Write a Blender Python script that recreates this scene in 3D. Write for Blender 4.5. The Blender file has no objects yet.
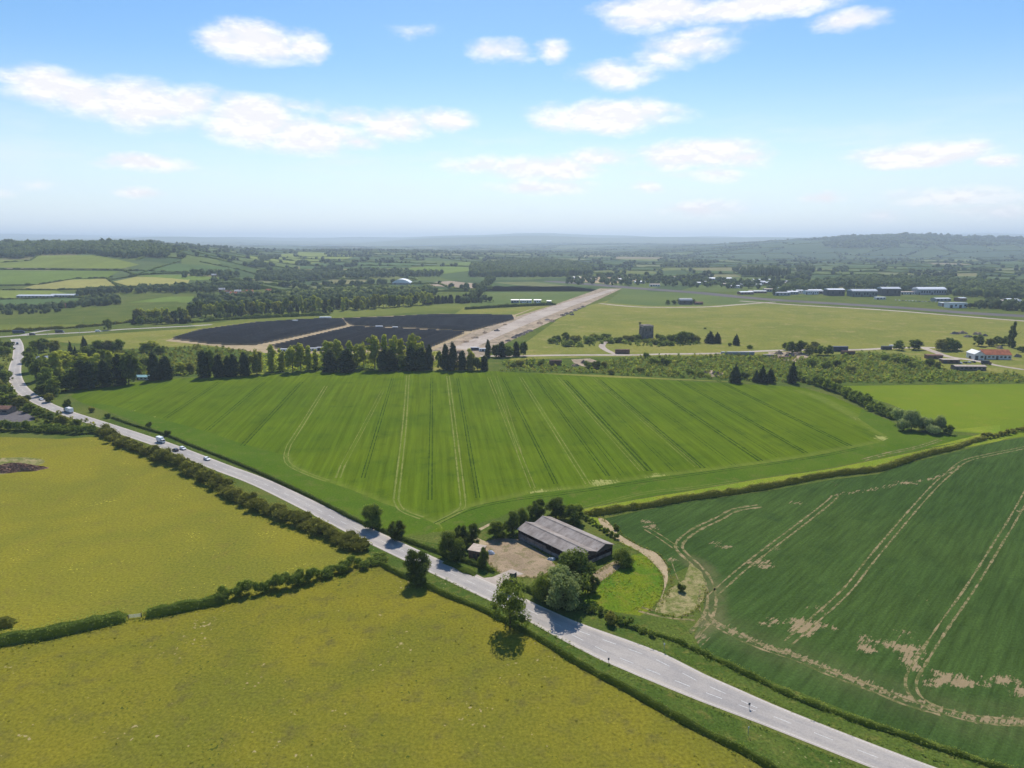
import bpy, bmesh, math, random
import numpy as np
from mathutils import Vector, geometry

# ------------------------------------------------------------------ basics
F, CH = 683.0, 110.0                       # focal length in pixels, camera height in metres
PITCH = math.atan(144 / F)
SP, CP = math.sin(PITCH), math.cos(PITCH)
R = random.Random(7)
NR = np.random.RandomState(11)
SC = bpy.context.scene
COL = SC.collection


def ss(a, b, x):
    t = np.clip((np.asarray(x, float) - a) / (b - a), 0, 1)
    return t * t * (3 - 2 * t)


def tz(x, y):
    """terrain height (vectorised)"""
    x = np.asarray(x, float); y = np.asarray(y, float)
    d = np.maximum(y, 1.0)
    k = x / d                                                # bearing of the place
    wob = np.sin(x / 430 + 1.3) * np.cos(y / 610) * .5 + .5
    left = (84 + 7 * wob) * ss(1350, 2500, y + 0.25 * x + 400) * (1 - ss(-.56, -.28, k)) * (1 - .75 * ss(3600, 5200, y))
    left += 22 * ss(1700, 3000, y) * ss(-.62, -.3, k) * (1 - ss(-.22, .1, k)) * (1 - ss(4000, 6000, y))
    right = (92 + 10 * np.sin(x / 500)) * ss(4300, 6300, y) * ss(.30, .72, k) * (1 - .6 * ss(7500, 9500, y))
    right += 60 * ss(4300, 5600, y) * ss(.18, .42, k) * (1 - ss(.5, .7, k)) * (1 - ss(7500, 9500, y))
    und = (9 * np.sin(x / 900 + y / 1700) + 7 * np.sin(y / 700 - x / 1500) + 8) * ss(2300, 4200, y)
    far = (112 + 42 * np.sin(x / 2600 + .8) + 30 * np.sin(x / 1100 + 2) + 12 * np.sin(x / 430)) * ss(11500, 15500, y)
    far += (70 + 45 * np.sin(x / 3100 + 2) + 14 * np.sin(x / 900)) * ss(16500, 21000, y)
    mid = 30 * ss(5500, 8800, y) * (.6 + .4 * np.sin(x / 1700))
    return left + right + und + far + mid


def g(px, py, z=0.0):
    """where the line of sight of a measured photo point meets the level z (used to survey positions)"""
    dx, dy = (px - 512) / F, (384 - py) / F
    vy, vz = CP + dy * SP, -SP + dy * CP
    if vz > -1e-5: vz = -1e-5
    t = (z - CH) / vz
    return (dx * t, vy * t)


def gt(px, py):
    """the same on the hilly terrain"""
    dx, dy = (px - 512) / F, (384 - py) / F
    vy, vz = CP + dy * SP, -SP + dy * CP
    t = 900.0
    x, y = g(px, py)
    if y < 1250: return (x, y)
    last = t
    while t < 14000:
        if CH + vz * t <= float(tz(dx * t, vy * t)): break
        last = t; t *= 1.006
    for _ in range(12):
        m = (last + t) / 2
        if CH + vz * m <= float(tz(dx * m, vy * m)): t = m
        else: last = m
    return (dx * t, vy * t)


def ppm(x, y, z=0.0):
    """photo pixels per metre at a place"""
    return F / (y * CP + (CH - z) * SP)


def smooth(pts, n=6, closed=False):
    P = [np.array(p, float) for p in pts]
    out = []
    m = len(P)
    for i in range(m if closed else m - 1):
        if closed: a, b, c, d = P[i - 1], P[i], P[(i + 1) % m], P[(i + 2) % m]
        else: a, b, c, d = P[max(i - 1, 0)], P[i], P[i + 1], P[min(i + 2, m - 1)]
        for k in range(n):
            t = k / n
            out.append(.5 * ((2 * b) + (c - a) * t + (2 * a - 5 * b + 4 * c - d) * t * t + (3 * b - a - 3 * c + d) * t ** 3))
    if not closed: out.append(P[-1])
    return [tuple(p) for p in out]


def G(pts): return [g(*p) for p in pts]
def GT(pts): return [gt(*p) for p in pts]


# ------------------------------------------------------------------ nodes
class NT:
    def __init__(s, tree): s.t = tree
    def n(s, typ, **kw):
        nd = s.t.nodes.new(typ)
        for k, v in kw.items():
            if k.startswith('i_'):
                key = k[2:]
                key = int(key) if key.isdigit() else key.replace('_', ' ')
                s.put(nd.inputs[key], v)
            else: setattr(nd, k, v)
        return nd
    def put(s, inp, v):
        if isinstance(v, bpy.types.NodeSocket): s.t.links.new(v, inp)
        elif isinstance(v, (tuple, list)) and len(v) == 3 and inp.type == 'RGBA': inp.default_value = (*v, 1)
        else: inp.default_value = v
    def m(s, op, a, b=0.0, c=None, clamp=False):
        nd = s.t.nodes.new('ShaderNodeMath'); nd.operation = op; nd.use_clamp = clamp
        s.put(nd.inputs[0], a); s.put(nd.inputs[1], b)
        if c is not None: s.put(nd.inputs[2], c)
        return nd.outputs[0]
    def mix(s, f, a, b, blend='MIX'):
        nd = s.t.nodes.new('ShaderNodeMix'); nd.data_type = 'RGBA'; nd.blend_type = blend
        s.put(nd.inputs[0], f); s.put(nd.inputs[6], a); s.put(nd.inputs[7], b)
        return nd.outputs[2]
    def noise(s, vec, scale, detail=3, rough=.55, dist=0):
        nd = s.n('ShaderNodeTexNoise', i_Vector=vec, i_Scale=scale, i_Detail=detail, i_Roughness=rough, i_Distortion=dist)
        return nd.outputs['Fac']
    def rng(s, v, a, b, c=0.0, d=1.0, smooth=True):
        nd = s.t.nodes.new('ShaderNodeMapRange')
        if smooth: nd.interpolation_type = 'SMOOTHSTEP'
        for i, x in enumerate((v, a, b, c, d)): s.put(nd.inputs[i], x)
        return nd.outputs[0]
    def pos(s): return s.n('ShaderNodeNewGeometry').outputs['Position']
    def mapped(s, vec, rot=0.0, scale=(1, 1, 1), loc=(0, 0, 0)):
        return s.n('ShaderNodeMapping', i_Vector=vec, i_Rotation=(0, 0, rot), i_Scale=scale, i_Location=loc).outputs[0]
    def rows(s, vec, rot, scale):
        return s.n('ShaderNodeMapping', vector_type='TEXTURE', i_Vector=vec, i_Rotation=(0, 0, rot), i_Scale=scale).outputs[0]
    def attr(s, name): return s.n('ShaderNodeAttribute', attribute_name=name)


def newmat(name):
    m = bpy.data.materials.new(name); m.use_nodes = True
    m.node_tree.nodes.clear()
    return m, NT(m.node_tree)


def finish(nt, col, rough=1.0, spec=0.0, bump=None, bstr=.3, bdist=.2, diffuse=False, metal=0.0):
    if diffuse: b = nt.n('ShaderNodeBsdfDiffuse', i_Color=col)
    else:
        b = nt.n('ShaderNodeBsdfPrincipled', i_Roughness=rough, i_Metallic=metal)
        nt.put(b.inputs['Base Color'], col); b.inputs['Specular IOR Level'].default_value = spec
    if bump is not None:
        bp = nt.n('ShaderNodeBump', i_Strength=bstr, i_Distance=bdist, i_Height=bump)
        nt.put(b.inputs['Normal'], bp.outputs[0])
    o = nt.n('ShaderNodeOutputMaterial'); nt.t.links.new(b.outputs[0], o.inputs[0])


def ground_mat(name, c1, c2, c3=None, big=60., mid=9., fine=.9, amp=.35, row=None, rowamp=.25, soil=None, soilc=(.42, .33, .19),
               midlo=.5, midhi=.75, specks=None, bstr=.35, bigrng=(.35, .65), rowlen=70., rowper=1.4):
    """grass, crop and soil: broad tonal change, mottling, fine grain, optional drill rows and bare soil"""
    m, nt = newmat(name); p = nt.pos()
    col = nt.mix(nt.rng(nt.noise(p, 1 / big, 4, .6, .4), *bigrng), c1, c2)
    if c3: col = nt.mix(nt.m('MULTIPLY', nt.rng(nt.noise(nt.mapped(p, 0, (1, 1, 1), (37, 11, 0)), 1 / mid, 4, .65), midlo, midhi), .85), col, c3)
    fn = nt.noise(p, 1 / fine, 3, .7)
    f = nt.rng(fn, .25, .75, 1 - amp, 1 + amp, False)
    h = fn
    if row is not None:
        v = nt.rows(p, row, (rowper, rowlen, 1))
        rn = nt.noise(v, 1.0, 4, .72)
        v2 = nt.rows(p, row, (rowper * 5, rowlen * 4, 1))
        rn2 = nt.noise(v2, 1.0, 2, .6)
        f = nt.m('MULTIPLY', f, nt.rng(rn, .34, .66, 1 - rowamp * 1.25, 1 + rowamp * 1.25, False))
        f = nt.m('MULTIPLY', f, nt.rng(rn2, .3, .7, 1 - rowamp * .38, 1 + rowamp * .38, False))
        h = nt.m('ADD', h, nt.m('MULTIPLY', rn, 1.2))
    sc = nt.n('ShaderNodeCombineXYZ', i_0=f, i_1=f, i_2=f).outputs[0]
    col = nt.mix(1.0, col, sc, 'MULTIPLY')
    if specks:
        for (sc_, lo, c) in specks:
            k = nt.noise(nt.mapped(p, .4, (1, 1, 1), (sc_ * 91, 5, 0)), 1 / sc_, 2, .5)
            big2 = nt.noise(p, 1 / (sc_ * 14), 2, .5)
            k = nt.m('MULTIPLY', k, nt.rng(big2, .3, .75, .72, 1.12, False))
            col = nt.mix(nt.rng(k, lo, lo + .05), col, c)
    if soil:
        a = nt.attr(soil).outputs['Fac']
        k = nt.m('ADD', nt.m('MULTIPLY', a, .85), nt.m('MULTIPLY', nt.m('SUBTRACT', nt.noise(p, 1 / 3.2, 5, .8), .5), 2.0))
        if row is not None:
            k = nt.m('ADD', k, nt.m('MULTIPLY', nt.m('SUBTRACT', nt.noise(nt.rows(p, row, (.75, 7, 1)), 1.0, 3, .7), .5), 2.0))
        sm = nt.m('MULTIPLY', nt.rng(k, .5, .72), nt.rng(a, .03, .2))
        sv = nt.mix(nt.noise(p, .25, 3), soilc, tuple(x * .72 for x in soilc))
        col = nt.mix(sm, col, sv)
        w = nt.attr('wear').outputs['Fac']
        wn = nt.m('MULTIPLY', w, nt.rng(nt.noise(p, 1 / 5., 3, .7), .3, .7, .2, 1, False))
        col = nt.mix(nt.m('MULTIPLY', wn, .8), col, tuple(a_ * .5 + b_ * .5 for a_, b_ in zip(c1, soilc)))
    finish(nt, col, diffuse=True, bump=h, bstr=bstr, bdist=fine * .35)
    return m


def leaf_mat(name, c1, c2, tr=.35, rough=.55, spec=.25):
    m, nt = newmat(name)
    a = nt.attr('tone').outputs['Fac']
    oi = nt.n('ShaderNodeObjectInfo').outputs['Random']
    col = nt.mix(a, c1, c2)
    v = nt.rng(oi, 0, 1, .78, 1.22, False)
    col = nt.mix(1.0, col, nt.n('ShaderNodeCombineXYZ', i_0=v, i_1=v, i_2=v).outputs[0], 'MULTIPLY')
    d = nt.n('ShaderNodeBsdfDiffuse', i_Color=col)
    t = nt.n('ShaderNodeBsdfTranslucent', i_Color=nt.mix(.5, col, (c2[0] * 1.5, c2[1] * 1.6, c2[2] * .8)))
    ms = nt.n('ShaderNodeMixShader', i_0=tr); nt.t.links.new(d.outputs[0], ms.inputs[1]); nt.t.links.new(t.outputs[0], ms.inputs[2])
    o = nt.n('ShaderNodeOutputMaterial'); nt.t.links.new(ms.outputs[0], o.inputs[0])
    return m


def flat_mat(name, c, rough=.7, spec=.3, var=.15, scale=.6, metal=0.0, c2=None, streak=None):
    m, nt = newmat(name)
    p = nt.n('ShaderNodeTexCoord').outputs['Object']
    n1 = nt.noise(p, scale, 4, .6)
    if streak: n1 = nt.noise(nt.mapped(p, 0, streak), scale, 4, .6)
    col = nt.mix(nt.rng(n1, .3, .7), tuple(x * (1 - var) for x in c), c2 or tuple(min(1, x * (1 + var)) for x in c))
    finish(nt, col, rough, spec, metal=metal)
    return m


# ------------------------------------------------------------------ objects
def tag(o, label=None, cat=None, group=None, kind=None):
    if label: o['label'] = label
    if cat: o['category'] = cat
    if group: o['group'] = group
    if kind: o['kind'] = kind
    return o


def mkmesh(name, V, Fc, mat, smooth_=False, attrs=None):
    me = bpy.data.meshes.new(name)
    V = np.asarray(V, np.float32).reshape(-1, 3)
    if isinstance(Fc, np.ndarray):
        k = Fc.shape[1]; n = len(Fc)
        me.vertices.add(len(V)); me.vertices.foreach_set('co', V.ravel())
        me.loops.add(n * k); me.loops.foreach_set('vertex_index', Fc.astype(np.int32).ravel())
        me.polygons.add(n)
        me.polygons.foreach_set('loop_start', np.arange(0, n * k, k, dtype=np.int32))
        me.polygons.foreach_set('loop_total', np.full(n, k, np.int32))
        me.update(calc_edges=True)
    else:
        me.from_pydata([tuple(map(float, v)) for v in V], [], Fc)
    mats = mat if isinstance(mat, list) else [mat]
    for x in mats: me.materials.append(x)
    if attrs:
        for k, v in attrs.items():
            a = me.attributes.new(k, 'FLOAT', 'POINT'); a.data.foreach_set('value', np.asarray(v, np.float32))
    if smooth_: me.polygons.foreach_set('use_smooth', np.ones(len(me.polygons), bool))
    return me


def mkobj(name, me, parent=None):
    o = bpy.data.objects.new(name, me); COL.objects.link(o)
    if parent: o.parent = parent
    return o


def empty(name, loc=(0, 0, 0), rz=0.0, s=None):
    o = bpy.data.objects.new(name, None); COL.objects.link(o)
    o.empty_display_size = .5
    o.location = loc; o.rotation_euler = (0, 0, rz)
    if s: o.scale = s
    return o


def dup(root, loc, rz=0.0, scale=None):
    r = root.copy(); COL.objects.link(r); r.location = loc; r.rotation_euler = (0, 0, rz)
    for k in ('label', 'group'):
        if k in r: del r[k]
    if scale: r.scale = scale
    for ch in list(root.children):
        c = ch.copy(); COL.objects.link(c); c.parent = r
        for gch in list(ch.children):
            d = gch.copy(); COL.objects.link(d); d.parent = c
    return r


class MB:
    """collects shapes for ONE mesh"""
    def __init__(s): s.v = []; s.f = []; s.mi = []
    def add(s, vs, fs, mi=0):
        b = len(s.v); s.v += [tuple(v) for v in vs]; s.f += [tuple(b + i for i in f) for f in fs]; s.mi += [mi] * len(fs)
        return s
    def box(s, x0, x1, y0, y1, z0, z1, mi=0):
        return s.add([(x0, y0, z0), (x1, y0, z0), (x1, y1, z0), (x0, y1, z0), (x0, y0, z1), (x1, y0, z1), (x1, y1, z1), (x0, y1, z1)],
                     [(0, 3, 2, 1), (4, 5, 6, 7), (0, 1, 5, 4), (1, 2, 6, 5), (2, 3, 7, 6), (3, 0, 4, 7)], mi)
    def prism(s, prof, x0, x1, mi=0):
        """profile [(y,z)..] pushed along x"""
        n = len(prof)
        vs = [(x0, y, z) for y, z in prof] + [(x1, y, z) for y, z in prof]
        fs = [tuple(range(n - 1, -1, -1)), tuple(range(n, 2 * n))] + [(i, (i + 1) % n, n + (i + 1) % n, n + i) for i in range(n)]
        return s.add(vs, fs, mi)
    def prismy(s, prof, y0, y1, mi=0):
        n = len(prof)
        vs = [(x, y0, z) for x, z in prof] + [(x, y1, z) for x, z in prof]
        fs = [tuple(range(n)), tuple(range(2 * n - 1, n - 1, -1))] + [(i, n + i, n + (i + 1) % n, (i + 1) % n) for i in range(n)]
        return s.add(vs, fs, mi)
    def tube(s, pts, rad, k=6, mi=0, cap=True):
        ring = []
        for i, p in enumerate(pts):
            p = Vector(p)
            d = (Vector(pts[min(i + 1, len(pts) - 1)]) - Vector(pts[max(i - 1, 0)])).normalized()
            a = d.cross(Vector((0, 0, 1)) if abs(d.z) < .9 else Vector((1, 0, 0))).normalized(); b = d.cross(a)
            r = rad[i] if isinstance(rad, (list, tuple)) else rad
            ring.append([p + (a * math.cos(2 * math.pi * j / k) + b * math.sin(2 * math.pi * j / k)) * r for j in range(k)])
        vs = [v for r_ in ring for v in r_]
        fs = [(i * k + j, i * k + (j + 1) % k, (i + 1) * k + (j + 1) % k, (i + 1) * k + j) for i in range(len(pts) - 1) for j in range(k)]
        if cap: fs += [tuple(range(k - 1, -1, -1)), tuple((len(pts) - 1) * k + j for j in range(k))]
        return s.add(vs, fs, mi)
    def build(s, name, mat, parent=None, sm=False):
        me = mkmesh(name, s.v, s.f, mat, sm)
        if any(s.mi): me.polygons.foreach_set('material_index', np.array(s.mi, np.int32))
        return mkobj(name, me, parent)


# ------------------------------------------------------------------ sheets on the ground
def inpoly(X, Y, poly):
    ins = np.zeros(X.shape, bool); n = len(poly)
    for i in range(n):
        x1, y1 = poly[i]; x2, y2 = poly[(i + 1) % n]
        c = ((y1 > Y) != (y2 > Y))
        with np.errstate(divide='ignore', invalid='ignore'):
            xi = (x2 - x1) * (Y - y1) / (y2 - y1 + 1e-12) + x1
        ins ^= c & (X < xi)
    return ins


def clip_rect(poly, x0, x1, y0, y1):
    def cut(P, f, inter):
        out = []
        for i in range(len(P)):
            a, b = P[i - 1], P[i]
            fa, fb = f(a), f(b)
            if fb:
                if not fa: out.append(inter(a, b))
                out.append(b)
            elif fa: out.append(inter(a, b))
        return out
    def ix(c): return lambda a, b: (c, a[1] + (b[1] - a[1]) * (c - a[0]) / (b[0] - a[0]))
    def iy(c): return lambda a, b: (a[0] + (b[0] - a[0]) * (c - a[1]) / (b[1] - a[1]), c)
    P = cut(poly, lambda p: p[0] >= x0, ix(x0))
    if P: P = cut(P, lambda p: p[0] <= x1, ix(x1))
    if P: P = cut(P, lambda p: p[1] >= y0, iy(y0))
    if P: P = cut(P, lambda p: p[1] <= y1, iy(y1))
    return P


def tess(poly):
    vs = [Vector((x, y, 0)) for x, y in poly]
    return [tuple(t) for t in geometry.tessellate_polygon([vs])]


def sheet(name, poly, z, mat, step=None, attrs=None, label=None, kind='structure'):
    """a flat or draped sheet with the given outline; with a step it is cut into a grid and follows the terrain"""
    if step is None:
        T = tess(poly)
        V = [(x, y, z) for x, y in poly]; Fc = []
        for a, b, c in T:
            (ax, ay), (bx, by), (cx, cy) = poly[a], poly[b], poly[c]
            Fc.append((a, b, c) if (bx - ax) * (cy - ay) - (by - ay) * (cx - ax) > 0 else (a, c, b))
        me = mkmesh(name, V, Fc, mat)
    else:
        xs = [p[0] for p in poly]; ys = [p[1] for p in poly]
        gx = np.arange(math.floor(min(xs) / step), math.ceil(max(xs) / step) + 1) * step
        gy = np.arange(math.floor(min(ys) / step), math.ceil(max(ys) / step) + 1) * step
        X, Y = np.meshgrid(gx, gy)
        I = inpoly(X, Y, poly)
        cnt = I[:-1, :-1].astype(int) + I[1:, :-1] + I[:-1, 1:] + I[1:, 1:]
        # a cell crossed by the outline is clipped even if all four corners agree
        edge = np.zeros(cnt.shape, bool)
        n = len(poly)
        for i in range(n):
            (x1, y1), (x2, y2) = poly[i], poly[(i + 1) % n]
            k = max(2, int(math.hypot(x2 - x1, y2 - y1) / step * 4) + 1)
            t = np.linspace(0, 1, k)
            cx = np.clip(((x1 + (x2 - x1) * t - gx[0]) / step).astype(int), 0, cnt.shape[1] - 1)
            cy = np.clip(((y1 + (y2 - y1) * t - gy[0]) / step).astype(int), 0, cnt.shape[0] - 1)
            edge[cy, cx] = True
        full = (cnt == 4) & ~edge
        part = (~full) & (edge | (cnt > 0))
        W = X.shape[1]
        jj, ii = np.nonzero(full)
        V = np.stack([X.ravel(), Y.ravel(), np.zeros(X.size)], 1)
        quads = np.stack([jj * W + ii, jj * W + ii + 1, (jj + 1) * W + ii + 1, (jj + 1) * W + ii], 1)
        extra = []; Fc = [tuple(q) for q in quads.tolist()]
        b = len(V)
        for j, i in zip(*np.nonzero(part)):
            P = clip_rect(poly, gx[i], gx[i + 1], gy[j], gy[j + 1])
            if len(P) < 3: continue
            ar = sum(P[k - 1][0] * P[k][1] - P[k][0] * P[k - 1][1] for k in range(len(P))) / 2
            if abs(ar) < step * step * 1e-4: continue
            if ar < 0: P = P[::-1]
            Fc.append(tuple(range(b, b + len(P)))); extra += [(x, y, 0) for x, y in P]; b += len(P)
        if extra: V = np.concatenate([V, np.array(extra)])
        V[:, 2] = z + tz(V[:, 0], V[:, 1]) * (V[:, 1] > 1200)
        used = np.zeros(len(V), bool)
        for f in Fc: used[list(f)] = True
        mp = np.cumsum(used) - 1
        Fc = [tuple(int(mp[i]) for i in f) for f in Fc]
        V = V[used]
        me = mkmesh(name, V, Fc, mat)
        if attrs:
            for k, fn in attrs.items():
                a = me.attributes.new(k, 'FLOAT', 'POINT'); a.data.foreach_set('value', fn(V[:, 0], V[:, 1]).astype(np.float32))
    o = mkobj(name, me)
    if kind: o['kind'] = kind
    if label: o['label'] = label
    return o


def offset_path(P, d):
    P = [np.array(p, float) for p in P]; out = []
    for i, p in enumerate(P):
        t = P[min(i + 1, len(P) - 1)] - P[max(i - 1, 0)]
        t = t / (np.hypot(*t) + 1e-9)
        dd = d[i] if isinstance(d, (list, np.ndarray)) else d
        out.append((p[0] - t[1] * dd, p[1] + t[0] * dd))
    return out


def resample(P, step):
    P = np.array(P, float)
    L = np.concatenate([[0], np.cumsum(np.hypot(*np.diff(P, axis=0).T))])
    n = max(2, int(L[-1] / step) + 1)
    t = np.linspace(0, L[-1], n)
    return list(zip(np.interp(t, L, P[:, 0]), np.interp(t, L, P[:, 1]))), t


def ribbon(V, Fc, P, w, z, jit=0.0, rs=None, terrain=False):
    b = len(V); n = len(P)
    ws = np.full(n, w / 2.0) if np.isscalar(w) else np.asarray(w) / 2.0
    if jit:
        rs = rs or NR
        ws = ws * (1 + jit * (rs.rand(n) - .5) * 2)
    A, B = offset_path(P, ws), offset_path(P, -ws)
    for a, c in zip(A, B):
        V.append((a[0], a[1], z + (float(tz(*a)) if terrain else 0))); V.append((c[0], c[1], z + (float(tz(*c)) if terrain else 0)))
    for i in range(n - 1): Fc.append((b + 2 * i, b + 2 * i + 1, b + 2 * i + 3, b + 2 * i + 2))


def segdist(X, Y, P):
    d = np.full(X.shape, 1e9)
    for (x1, y1), (x2, y2) in zip(P[:-1], P[1:]):
        dx, dy = x2 - x1, y2 - y1; L = dx * dx + dy * dy + 1e-9
        t = np.clip(((X - x1) * dx + (Y - y1) * dy) / L, 0, 1)
        d = np.minimum(d, np.hypot(X - x1 - t * dx, Y - y1 - t * dy))
    return d
# ------------------------------------------------------------------ foliage
def quads(P, N, size, rs):
    n = len(P)
    N = N / (np.linalg.norm(N, axis=1, keepdims=True) + 1e-9)
    a = rs.randn(n, 3); a -= (a * N).sum(1, keepdims=True) * N
    a /= np.linalg.norm(a, axis=1, keepdims=True) + 1e-9
    b = np.cross(N, a)
    s = (size * (.6 + .8 * rs.rand(n)))[:, None] * .5
    w = s * (.6 + .4 * rs.rand(n))[:, None]
    V = np.stack([P - a * s, P - b * w, P + a * s, P + b * w], 1).reshape(-1, 3)
    Fq = np.arange(4 * n).reshape(n, 4)
    return V, Fq


def ico(sub=1):
    bm = bmesh.new(); bmesh.ops.create_icosphere(bm, subdivisions=sub, radius=1)
    V = np.array([v.co[:] for v in bm.verts]); Fi = np.array([[v.index for v in f.verts] for f in bm.faces]); bm.free()
    return V, Fi


ICO1, ICO2 = ico(1), ico(2)


def crown(lobes, n, size, rs, core=.66, up=.8, jit=1.0, tone_lobe=.42):
    """leaf-sized faces spread over and inside a set of lobes, each lobe a clump of its own tone"""
    L = np.array([l[:3] for l in lobes], float); Rr = np.array([l[3:6] for l in lobes], float)
    area = (Rr[:, 0] * Rr[:, 1] + Rr[:, 0] * Rr[:, 2] + Rr[:, 1] * Rr[:, 2]); area /= area.sum()
    idx = rs.choice(len(lobes), int(n * 1.7), p=area)
    d = rs.randn(len(idx), 3); d /= np.linalg.norm(d, axis=1, keepdims=True)
    rad = (.78 + .3 * rs.rand(len(idx)))[:, None]
    P = L[idx] + d * Rr[idx] * rad
    keep = np.ones(len(P), bool)
    for k in range(len(L)):
        c = np.nonzero(np.abs(P[:, 0] - L[k, 0]) < Rr[k, 0])[0]
        q = ((P[c] - L[k]) / Rr[k]); keep[c] &= ~(((q ** 2).sum(1) < .5) & (idx[c] != k))
    keep &= P[:, 2] > -.2
    P, d, idx = P[keep][:n], d[keep][:n], idx[keep][:n]
    nn = d / Rr[idx]; nn /= np.linalg.norm(nn, axis=1, keepdims=True)
    nn = nn * 1.0 + rs.randn(len(P), 3) * jit * .6; nn[:, 2] += up
    V, Fq = quads(P, nn, size, rs)
    lt = rs.rand(len(L))
    tone = np.clip(lt[idx] * tone_lobe + rs.rand(len(P)) * (1 - tone_lobe), 0, 1)
    tone = np.repeat(tone, 4)
    faces = [Fq]; VV = [V]; TT = [tone]
    if core:
        cv, cf = ICO1
        b = len(V)
        tri = []
        for k in range(len(L)):
            vv = L[k] + cv * Rr[k] * core * (.85 + .3 * rs.rand(len(cv), 1))
            VV.append(vv); tri.append(cf + b); b += len(cv); TT.append(np.full(len(cv), .1))  # core toned dark: shade inside the crown put into the colour
        tri = np.concatenate(tri)
        # triangles written as quads would be degenerate: keep a mixed list
        fl = [tuple(q) for q in Fq.tolist()] + [tuple(t) for t in tri.tolist()]
        return np.concatenate(VV), fl, np.concatenate(TT)
    return V, Fq, tone


def broad_lobes(rs, h, w, n=9, base=.22, flat=.8):
    out = []
    for i in range(n):
        t = i / max(1, n - 1)
        z = h * (base + .10 + (1 - base - .20) * (i + rs.rand()) / n)
        a = rs.rand() * 6.283; q = (z / h - base) / (1 - base)
        rr = w * .5 * math.sqrt(max(.05, 1 - (2 * q - .85) ** 2 * .85)) * (.40 + .55 * rs.rand())
        r = w * (.12 + .13 * rs.rand())
        out.append((math.cos(a) * rr, math.sin(a) * rr, z, r, r, r * flat))
    out.append((0, 0, h * .50, w * .27, w * .27, h * .26))
    out.append((rs.uniform(-.12, .12) * w, rs.uniform(-.12, .12) * w, h * .84, w * .17, w * .17, h * .14))
    return out


def cone_lobes(rs, h, w, n=9, top=.40, poww=.36, base=.02):
    """dense columnar conifer"""
    out = []
    for i in range(n):
        t = i / (n - 1)
        z = h * (base + .07 + (1 - base - .12) * t)
        r = w * .5 * max(top, (1 - t ** 2.2) ** poww) * (.8 + .12 * rs.rand())
        out.append((rs.uniform(-.05, .05) * w, rs.uniform(-.05, .05) * w, z, r, r, h * .1 + r * .25))
        if i < n - 1:
            for k in range(2):
                a = rs.rand() * 6.28
                out.append((math.cos(a) * r * .65, math.sin(a) * r * .65, z + rs.uniform(-.03, .05) * h, r * .5, r * .5, h * .09))
    return out


def trunk_mb(h, r, rs, limbs=5, lean=0.0, top=.75):
    m = MB()
    pts = [(0, 0, -.15), (lean * .1, 0, h * .15), (lean * .4, .02 * h, h * .4), (lean, 0, h * top)]
    m.tube(pts, [r * 1.35, r, r * .72, r * .2], 7)
    for i in range(limbs):
        a = rs.rand() * 6.28; z = h * (.22 + .35 * rs.rand()); l = h * (.16 + .14 * rs.rand())
        m.tube([(0, 0, z), (math.cos(a) * l * .5, math.sin(a) * l * .5, z + l * .35), (math.cos(a) * l, math.sin(a) * l, z + l * .95)],
               [r * .45, r * .3, r * .08], 5)
    return m


M = {}
M['bark'] = flat_mat('bark', (.10, .075, .055), .95, 0, .35, 1.5)
M['leaf_mid'] = leaf_mat('leaves_mid_green', (.060, .092, .016), (.270, .315, .062), .50)
M['leaf_dark'] = leaf_mat('leaves_dark_green', (.036, .058, .013), (.190, .230, .048), .48)
M['leaf_lime'] = leaf_mat('leaves_light_green', (.230, .260, .035), (.500, .500, .085), .50)
M['leaf_pale'] = leaf_mat('leaves_grey_green', (.150, .190, .060), (.400, .450, .190), .42)
M['leaf_olive'] = leaf_mat('leaves_olive', (.090, .100, .020), (.340, .325, .070), .48)
M['needle'] = leaf_mat('conifer_needles', (.022, .034, .016), (.085, .110, .038), .25)
M['needle_far'] = M['needle']
M['leaf_far'] = leaf_mat('far_leaves', (.045, .068, .026), (.150, .185, .068), .42)
M['leaf_far2'] = leaf_mat('far_light_leaves', (.085, .110, .035), (.240, .265, .090), .42)

PROTO = {}


def make_tree(kind, var, h=10., w=8., n=2600, size=.5, mat='leaf_mid', name='broadleaf_tree', lob='broad', seed=1, r=.28, limbs=6, base=.2, core=.74):
    rs = np.random.RandomState(seed)
    if lob == 'broad': L = broad_lobes(rs, h, w, 20, base)
    elif lob == 'cone': L = cone_lobes(rs, h, w * 1.15)
    elif lob == 'spire': L = cone_lobes(rs, h, w, 9, .1, 1.0)
    elif lob == 'poplar':
        L = [(rs.uniform(-.12, .12) * w, rs.uniform(-.12, .12) * w, h * (.12 + .82 * i / 8), w * rs.uniform(.22, .36) * (1 - .35 * (i / 8) ** 2), w * rs.uniform(.22, .36) * (1 - .35 * (i / 8) ** 2), h * .09) for i in range(9)]
    elif lob == 'bush':
        L = [(rs.uniform(-.3, .3) * w, rs.uniform(-.3, .3) * w, h * rs.uniform(.3, .62), w * rs.uniform(.2, .33), w * rs.uniform(.2, .33), h * rs.uniform(.25, .36)) for i in range(8)]
    V, fl, tone = crown(L, n, size, rs, core=core)
    V[:, 2] = np.maximum(V[:, 2], .02)
    me = mkmesh(name + '_crown', V, fl, M[mat], attrs={'tone': tone})
    tb = trunk_mb(h, r, rs, limbs if lob in ('broad', 'bush') else 2, top=.8)
    tm = mkmesh(name + '_trunk', tb.v, tb.f, M['bark'])
    PROTO[(kind, var)] = (name, tm, me, h, w)


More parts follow.
